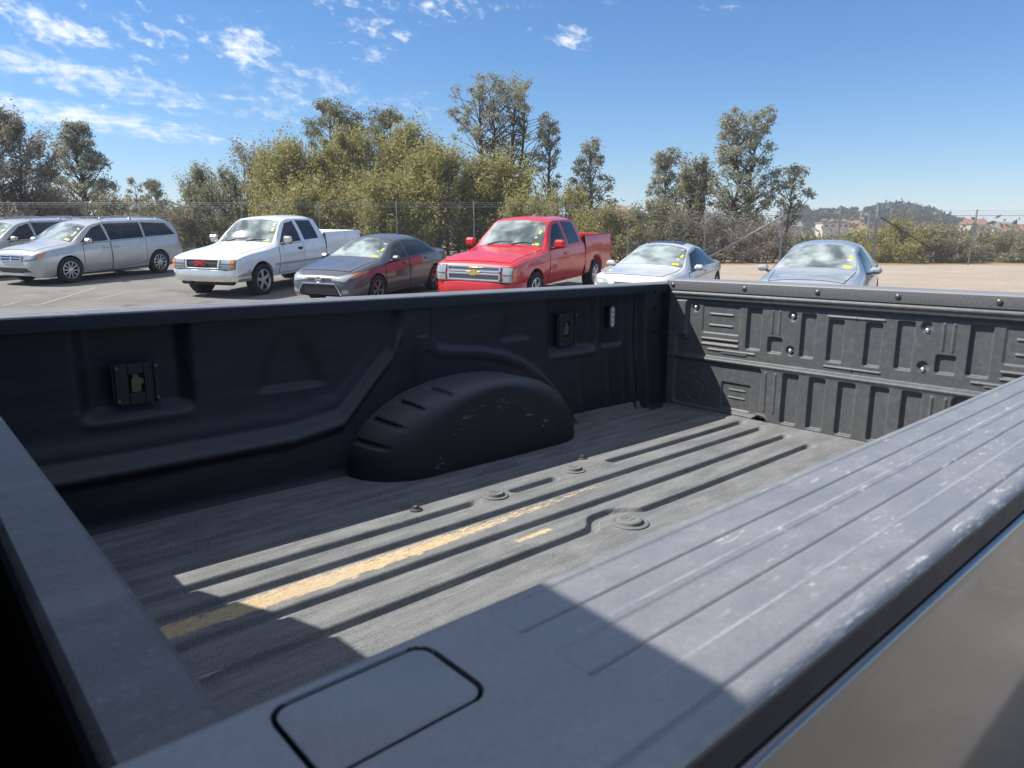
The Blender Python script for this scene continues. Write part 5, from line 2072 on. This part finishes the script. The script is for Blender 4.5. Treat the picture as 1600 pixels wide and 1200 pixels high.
def build_trees():
    G1, G2 = 'trees behind the fence', 'bushes behind the fence'
    plant(2, 186, 42, 150, 'oak_tree', 'brownish dry leaved tree at the left edge behind the minivans', 'tree', kind='brown', n=15000, clumps=120, leaf=.11, cl=.45, base=.12, trunks=2, group=G1)
    plant(116, 192, 48, 140, 'pine_tree', 'grey green broad pine behind the silver minivan', 'tree', kind='pine', n=17000, clumps=110, leaf=.12, cl=.5, shape='cone', base=.14, group=G1)
    plant(208, 277, 95, 42, 'far_tree', 'small far tree, left of the pair seen between pine and brush', 'tree', kind='pine', n=3500, clumps=34, leaf=.22, cl=.6, base=.2, group=G1)
    plant(240, 279, 95, 40, 'far_tree', 'small far tree, right of the pair seen between pine and brush', 'tree', kind='oak', n=3500, clumps=34, leaf=.22, cl=.6, base=.2, group=G1)
    plant(310, 268, 46, 80, 'brush', 'loose grey green brush right of the minivan tail', 'bush', kind='scrub', n=7000, clumps=70, leaf=.10, cl=.42, base=.05, trunks=3, group=G2)
    plant(355, 272, 45, 80, 'brush', 'low grey green brush above the white pickup hood', 'bush', kind='scrub', n=7000, clumps=60, leaf=.10, cl=.45, base=.04, trunks=3, group=G2)
    plant(400, 232, 47, 95, 'bare_shrub', 'thin leaved grey brown shrub above the white pickup cab', 'shrub', kind='brown', n=7000, clumps=90, leaf=.09, cl=.45, base=.1, trunks=4, shape='vase', bark=BARK_G, group=G2)
    W = dict(kind='willow', leaf=.12, shape='round', base=.03, trunks=4, bark=BARK_G, cl=.62)
    plant(450, 236, 45, 130, 'willow_bush', 'olive green willow bush, leftmost of the tall clump above the white pickup', 'bush', n=14000, clumps=100, group=G2, **W)
    plant(545, 222, 46, 150, 'willow_bush', 'olive green willow bush below the two dark sparse trees', 'bush', n=18000, clumps=130, group=G2, **W)
    plant(640, 212, 48, 130, 'willow_bush', 'tallest olive green willow bush, above the grey sedan', 'bush', n=16000, clumps=120, group=G2, **W)
    plant(690, 240, 44, 140, 'willow_bush', 'bright olive willow bush above the gap between grey sedan and red pickup', 'bush', n=16000, clumps=120, group=G2, **W)
    plant(775, 262, 45, 130, 'willow_bush', 'rounded olive willow bush directly above the red pickup roof', 'bush', n=15000, clumps=110, group=G2, **W)
    plant(600, 290, 42, 170, 'willow_bush', 'low front willow bush close behind the fence above the grey sedan', 'bush', n=12000, clumps=90, group=G2, **W)
    plant(480, 300, 42, 150, 'willow_bush', 'low front willow bush close behind the fence above the white pickup box', 'bush', n=11000, clumps=80, group=G2, **W)
    plant(522, 160, 56, 84, 'oak_tree', 'dark sparse tree, left of the pair rising over the willows', 'tree', kind='oak', n=6500, clumps=62, leaf=.13, cl=.5, base=.4, trunks=2, shape='vase', group=G1)
    plant(598, 172, 56, 92, 'oak_tree', 'dark sparse tree, right of the pair rising over the willows', 'tree', kind='oak', n=6000, clumps=58, leaf=.13, cl=.5, base=.42, trunks=2, shape='vase', group=G1)
    plant(784, 124, 58, 150, 'pine_tree', 'tallest open crowned pine with several bare stems behind the red pickup', 'tree', kind='pine', n=15000, clumps=120, leaf=.14, cl=.55, base=.36, trunks=4, shape='vase', group=G1)
    plant(858, 188, 56, 58, 'pine_tree', 'slender see-through pine right of the tallest pine', 'tree', kind='pine', n=4500, clumps=60, leaf=.13, cl=.4, base=.2, shape='column', group=G1)
    plant(924, 218, 58, 112, 'pine_tree', 'triangular grey green pine above the tailgate of the red pickup', 'tree', kind='pine', n=8000, clumps=80, leaf=.14, cl=.5, base=.16, shape='cone', group=G1)
    plant(820, 318, 41, 90, 'willow_bush', 'small yellow green bush behind the cab of the red pickup', 'bush', kind='willow', n=5000, clumps=50, leaf=.11, cl=.45, base=.03, trunks=4, group=G2)
    plant(890, 300, 50, 90, 'willow_bush', 'low olive bush under the triangular pine', 'bush', kind='willow', n=6500, clumps=60, leaf=.12, cl=.5, base=.03, trunks=4, group=G2)
    plant(955, 338, 41, 90, 'willow_bush', 'low olive bush right behind the red pickup tailgate', 'bush', kind='willow', n=5500, clumps=50, leaf=.11, cl=.45, base=.02, trunks=4, group=G2)
    plant(1042, 235, 57, 78, 'pine_tree', 'grey green pine left of the largest pine on the right side', 'tree', kind='pine', n=7500, clumps=70, leaf=.14, cl=.5, base=.2, shape='column', group=G1)
    plant(1088, 254, 52, 70, 'pine_tree', 'short loose pine between the two larger pines on the right side', 'tree', kind='scrub', n=6000, clumps=60, leaf=.13, cl=.5, base=.1, shape='column', group=G1)
    plant(1168, 175, 50, 140, 'pine_tree', 'largest pine on the right side with dark trunk and drooping right limbs', 'tree', kind='pine', n=17000, clumps=140, leaf=.13, cl=.5, base=.12, trunks=2, shape='column', group=G1)
    plant(1232, 262, 51, 60, 'pine_tree', 'small leaning pine at the right foot of the largest pine', 'tree', kind='pine', n=3000, clumps=34, leaf=.13, cl=.42, base=.35, shape='vase', lean=.08, group=G1)
    plant(1030, 325, 42, 120, 'brush', 'brown green brush behind the silver coupe', 'bush', kind='scrub', n=7500, clumps=70, leaf=.10, cl=.45, base=.02, trunks=4, group=G2)
    plant(1120, 345, 42, 120, 'bare_shrub', 'brownish dry brush under the largest pine', 'shrub', kind='brown', n=7000, clumps=80, leaf=.09, cl=.42, base=.02, trunks=5, bark=BARK_D, group=G2)
    plant(1190, 352, 42, 90, 'bare_shrub', 'dry brush left of the gate post', 'shrub', kind='brown', n=5000, clumps=60, leaf=.09, cl=.4, base=.02, trunks=5, group=G2)
    plant(1255, 376, 46, 90, 'brush', 'low olive brush behind the roof of the silver blue sedan', 'bush', kind='scrub', n=5000, clumps=50, leaf=.11, cl=.42, base=.02, trunks=4, group=G2)
    plant(1335, 374, 46, 80, 'brush', 'low green brush seen through the gate', 'bush', kind='willow', n=5000, clumps=50, leaf=.11, cl=.42, base=.02, trunks=4, group=G2)
    plant(1400, 352, 42, 110, 'brush', 'green brush just right of the gate post', 'bush', kind='willow', n=7000, clumps=60, leaf=.10, cl=.42, base=.02, trunks=4, group=G2)
    plant(1470, 366, 42, 110, 'brush', 'green brush left of the leaning right fence post', 'bush', kind='scrub', n=6500, clumps=60, leaf=.10, cl=.4, base=.02, trunks=4, group=G2)
    plant(1560, 372, 43, 120, 'brush', 'olive brush right of the leaning right fence post', 'bush', kind='scrub', n=6500, clumps=60, leaf=.10, cl=.4, base=.02, trunks=4, group=G2)
    plant(1650, 368, 43, 120, 'brush', 'olive brush running out of the picture on the right', 'bush', kind='scrub', n=5000, clumps=50, leaf=.10, cl=.4, base=.02, trunks=4, group=G2)
    plant(60, 300, 44, 120, 'brush', 'brown brush between the two minivans and the fence', 'bush', kind='brown', n=6500, clumps=60, leaf=.10, cl=.45, base=.03, trunks=4, group=G2)
    plant(160, 312, 46, 120, 'brush', 'dull green brush behind the roof rails of the minivan', 'bush', kind='scrub', n=6000, clumps=60, leaf=.10, cl=.45, base=.03, trunks=4, group=G2)
    plant(250, 325, 44, 110, 'brush', 'dull green brush behind the tail of the minivan', 'bush', kind='scrub', n=6000, clumps=60, leaf=.10, cl=.45, base=.03, trunks=4, group=G2)
    plant(-80, 250, 44, 140, 'brush', 'brown tree line leaving the picture on the left', 'bush', kind='brown', n=5000, clumps=50, leaf=.12, cl=.5, base=.05, trunks=4, group=G2)


def mass(name, label, px0, px1, tops, D, dd, n, leaf, kind):
    """A far wood that reads as one mass: clumps along a strip."""
    P = []
    for k in range(n // 40):
        px = random.uniform(px0, px1)
        Y = D + random.uniform(-dd, dd)
        top = np.interp(px, [t[0] for t in tops], [t[1] for t in tops])
        pt = at(px, top, Y)
        g = float(terrain_z(pt.x, Y))
        h = max(1.0, (pt.z - g)) * random.uniform(.45, 1.0)
        r_ = min(h * .35, leaf * 7)
        q = rng.normal(size=(40, 3)) * np.array([r_, r_, r_ * .8]) * .6
        P.append(q + np.array([pt.x, Y, g + h - r_ * .6]))
    P = np.concatenate(P)
    o = link(name, leaf_mesh(name, P, leaf, LEAF[kind]))
    tag(o, label, kind='stuff')


def build_far():
    mass('hillside_woods', 'dark wooded hill on the right horizon', 1352, 1560, [(1352, 326), (1385, 319), (1420, 318), (1450, 326), (1480, 338), (1520, 348), (1560, 356)], 400, 50, 22000, 1.3, 'far')
    mass('hillside_woods', 'dark clump of far trees left of the gate', 1225, 1345, [(1225, 322), (1255, 320), (1275, 332), (1300, 330), (1345, 332)], 400, 30, 6000, 1.1, 'far')
    mass('far_woods', 'low band of far trees on the left', 150, 420, [(150, 318), (260, 322), (420, 322)], 150, 25, 12000, .5, 'oak')
    mass('far_woods', 'low band of far trees behind the pines', 820, 1110, [(820, 330), (960, 326), (1110, 335)], 190, 25, 10000, .6, 'far')
    mass('far_woods', 'far trees and scrub dotted over the orange slope', 1200, 1400, [(1200, 342), (1300, 346), (1400, 340)], 385, 45, 5200, .8, 'far')
    mass('far_woods', 'scattered far trees below the wooded hill', 1240, 1660, [(1240, 368), (1400, 366), (1540, 352), (1660, 350)], 180, 60, 8000, .6, 'oak')


WALLW = mat('house_white', (.50, .46, .41), .8)
WALLT = mat('house_tan', (.42, .34, .27), .8)
ROOFG = mat('roof_grey', (.20, .19, .19), .8)
ROOFB = mat('roof_brown', (.27, .13, .085), .8)


def house(label, px, py, D, wm, hm, dm, wall, roof, nwin, flat=False, cat='house', rz=0.0):
    p = at(px, py, D)
    root = thing('house' if not flat else 'flat_roofed_building', label, cat, (p.x, D, p.z), (0, 0, rz), 'buildings far behind the gate')
    mb = MB()
    mb.box((0, 0, hm / 2 - 2), (wm, dm, hm + 4))
    w = mb.build('wall', wall, root)
    mb = MB()
    if flat:
        mb.box((0, 0, hm + .2), (wm + .8, dm + .8, .5))
    else:
        e = .5
        mb.prism([(-dm / 2 - e, 0), (dm / 2 + e, 0), (0, dm * .32)], wm + 2 * e,
                 Matrix.Translation((-wm / 2 - e, 0, hm)) @ Matrix.Rotation(R(90), 4, 'Z') @ Matrix.Rotation(R(90), 4, 'X'))
    mb.build('roof', roof, root)
    for k in range(nwin):
        mb = MB()
        mb.box((-wm / 2 + wm * (k + .5) / nwin, -dm / 2 - .03, hm * .55), (wm / nwin * .5, .1, hm * .38))
        f = mb.build('window', SIDEGLASS_M, root)
    return root


def build_houses():
    house('white flat roofed building low on the hillside behind the gate', 1300, 358, 330, 12, 2.6, 8, WALLW, ROOFG, 4, True, 'building')
    house('long pale house half hidden by brush left of the gate', 1228, 362, 320, 11, 2.4, 7, WALLT, ROOFG, 3)
    house('white house with grey roof right of the leaning fence post', 1562, 370, 260, 6.5, 3.2, 6, WALLW, ROOFG, 3, rz=.3)
    house('dark brown roofed house at the right edge of the picture', 1592, 382, 200, 9, 3, 8, WALLT, ROOFB, 2, rz=-.2)
    house('small pale house below the wooded hill', 1520, 364, 300, 8, 3.5, 7, WALLW, ROOFB, 2, rz=.1)
    house('small tan house seen right of the silver coupe pines', 960, 345, 260, 8, 3, 7, WALLT, ROOFB, 2)


# ------------------------------------------------------------------ fence
FY = 38.0


def fx(px):
    return (px - 800) / FPX * (FY * math.cos(CAM_PITCH) + 0.0) * 1.02


def wire_panel(name, x0, x1, parent, z0=.05, z1=2.55):
    """Chain-link fabric: two families of slanting wires."""
    V, Q = [], []
    pitch = .075
    H = z1 - z0
    r_ = .0017
    n = int((x1 - x0 + H) / pitch)
    for fam in (1, -1):
        for k in range(n):
            a = x0 - H + k * pitch if fam > 0 else x0 + k * pitch
            xa, xb, za, zb = a, a + fam * H, z0, z1
            # clip to the panel
            lo, hi = 0.0, 1.0
            d = xb - xa
            t0, t1 = (x0 - xa) / d, (x1 - xa) / d
            lo, hi = max(lo, min(t0, t1)), min(hi, max(t0, t1))
            if hi - lo < .02:
                continue
            p, q = (xa + d * lo, za + H * lo), (xa + d * hi, za + H * hi)
            gz0, gz1 = float(ground_z(p[0], FY)), float(ground_z(q[0], FY))
            o = len(V)
            for (x, z, g) in ((p[0], p[1], gz0), (q[0], q[1], gz1)):
                for (dx, dy) in ((r_, 0), (-r_ * .5, r_ * .87), (-r_ * .5, -r_ * .87)):
                    V.append((x + dx, FY + .05 + fam * .003 + dy, z + g))
            for i in range(3):
                Q.append((o + i, o + (i + 1) % 3, o + 3 + (i + 1) % 3, o + 3 + i))
    me = fast_mesh(name, np.array(V), np.array(Q))
    me.materials.append(GALV_M)
    o = link(name, me, parent)
    o['kind'] = 'stuff'
    return o


def post(parent, x, h, r_=.030, lean=0.0, name='post'):
    g = float(ground_z(x, FY))
    mb = MB()
    mb.tube([(x, FY, g - .1), (x + lean * h, FY, g + h)], r_, 8)
    mb.lathe([(r_ * 1.25, 0), (r_ * 1.2, .04), (0, .07)], 8, 'z', (x + lean * h, FY, g + h))
    return mb.build(name, GALV_M, parent)


def build_fence():
    g = 'chain-link fence sections'
    f1 = thing('chain_link_fence', 'long chain-link fence behind the parked vehicles, left of the braced post', 'fence', group=g)
    xs = np.arange(fx(1213) - 4.05, fx(-120), -4.05)
    for x in xs:
        post(f1, float(x), 2.78)
    xl, xr = fx(-120), fx(1213)
    wire_panel('wire_mesh', xl, xr, f1)
    for zz, r_ in ((2.55, .012), (2.66, .006), (2.76, .006)):
        mb = MB()
        mb.tube([(x, FY + .04, float(ground_z(x, FY)) + zz) for x in np.linspace(xl, xr, 30)], r_, 5)
        mb.build('top_wire', GALV_M, f1)
    post(f1, fx(1213), 2.85, .05, name='corner_post')
    mb = MB()
    xb = fx(1100)
    mb.tube([(fx(1211), FY - .03, float(ground_z(fx(1213), FY)) + 2.5), (xb, FY - .1, float(ground_z(xb, FY)) + .35)], .045, 8)
    mb.build('brace', GALV_M, f1)
    f2 = thing('gate', 'chain-link gate with horizontal rail hung between two stout posts', 'gate')
    for px, h in ((1300, 3.0), (1345, 2.75), (1357, 3.15)):
        post(f2, fx(px), h, .06 if px != 1345 else .035)
    for zz in (2.72, 1.45, .15):
        mb = MB()
        mb.tube([(fx(1302), FY - .05, zz), (fx(1345), FY - .05, zz)], .03, 8)
        mb.build('gate_rail', GALV_M, f2)
    mb = MB()
    mb.box((fx(1351), FY - .05, 1.55), (.34, .12, .16), bev=.02)
    mb.build('latch', GALV_M, f2)
    wire_panel('wire_mesh', fx(1214), fx(1356), f2)
    mb = MB()
    mb.tube([(fx(1214), FY, 2.62), (fx(1300), FY, 2.62)], .02, 6)
    mb.build('top_rail', GALV_M, f2)
    f3 = thing('chain_link_fence', 'chain-link fence right of the gate with a leaning post', 'fence', group=g)
    post(f3, fx(1505), 2.8, .045, .035)
    post(f3, fx(1660), 2.8, .045)
    mb = MB()
    mb.tube([(fx(1362), FY - .03, 2.45), (fx(1440), FY - .1, .9)], .035, 8)
    mb.build('brace', mat('dark_pipe', (.08, .08, .085), .5, .5), f3)
    wire_panel('wire_mesh', fx(1358), fx(1720), f3)
    for zz, r_ in ((2.55, .012), (2.68, .006), (2.8, .006)):
        mb = MB()
        mb.tube([(x, FY + .04, float(ground_z(x, FY)) + zz) for x in np.linspace(fx(1358), fx(1720), 12)], r_, 5)
        mb.build('top_wire', GALV_M, f3)




def build_haze():
    mb = MB()
    mb.box((0, 3000, 12), (19500, 12500, 56))
    m = bpy.data.materials.new('haze_air')
    m.use_nodes = True
    t = NT(m.node_tree)
    t.n.clear()
    out = t.new('ShaderNodeOutputMaterial')
    v = t.new('ShaderNodeVolumePrincipled')
    v.inputs['Color'].default_value = (.90, .94, 1.0, 1)
    v.inputs['Density'].default_value = .0006
    t.l.new(v.outputs[0], out.inputs['Volume'])
    o = mb.build('haze', m, smooth=False)
    tag(o, kind='stuff')


build_haze()
build_trees()
build_far()
build_houses()
build_fence()
bpy.context.view_layer.update()
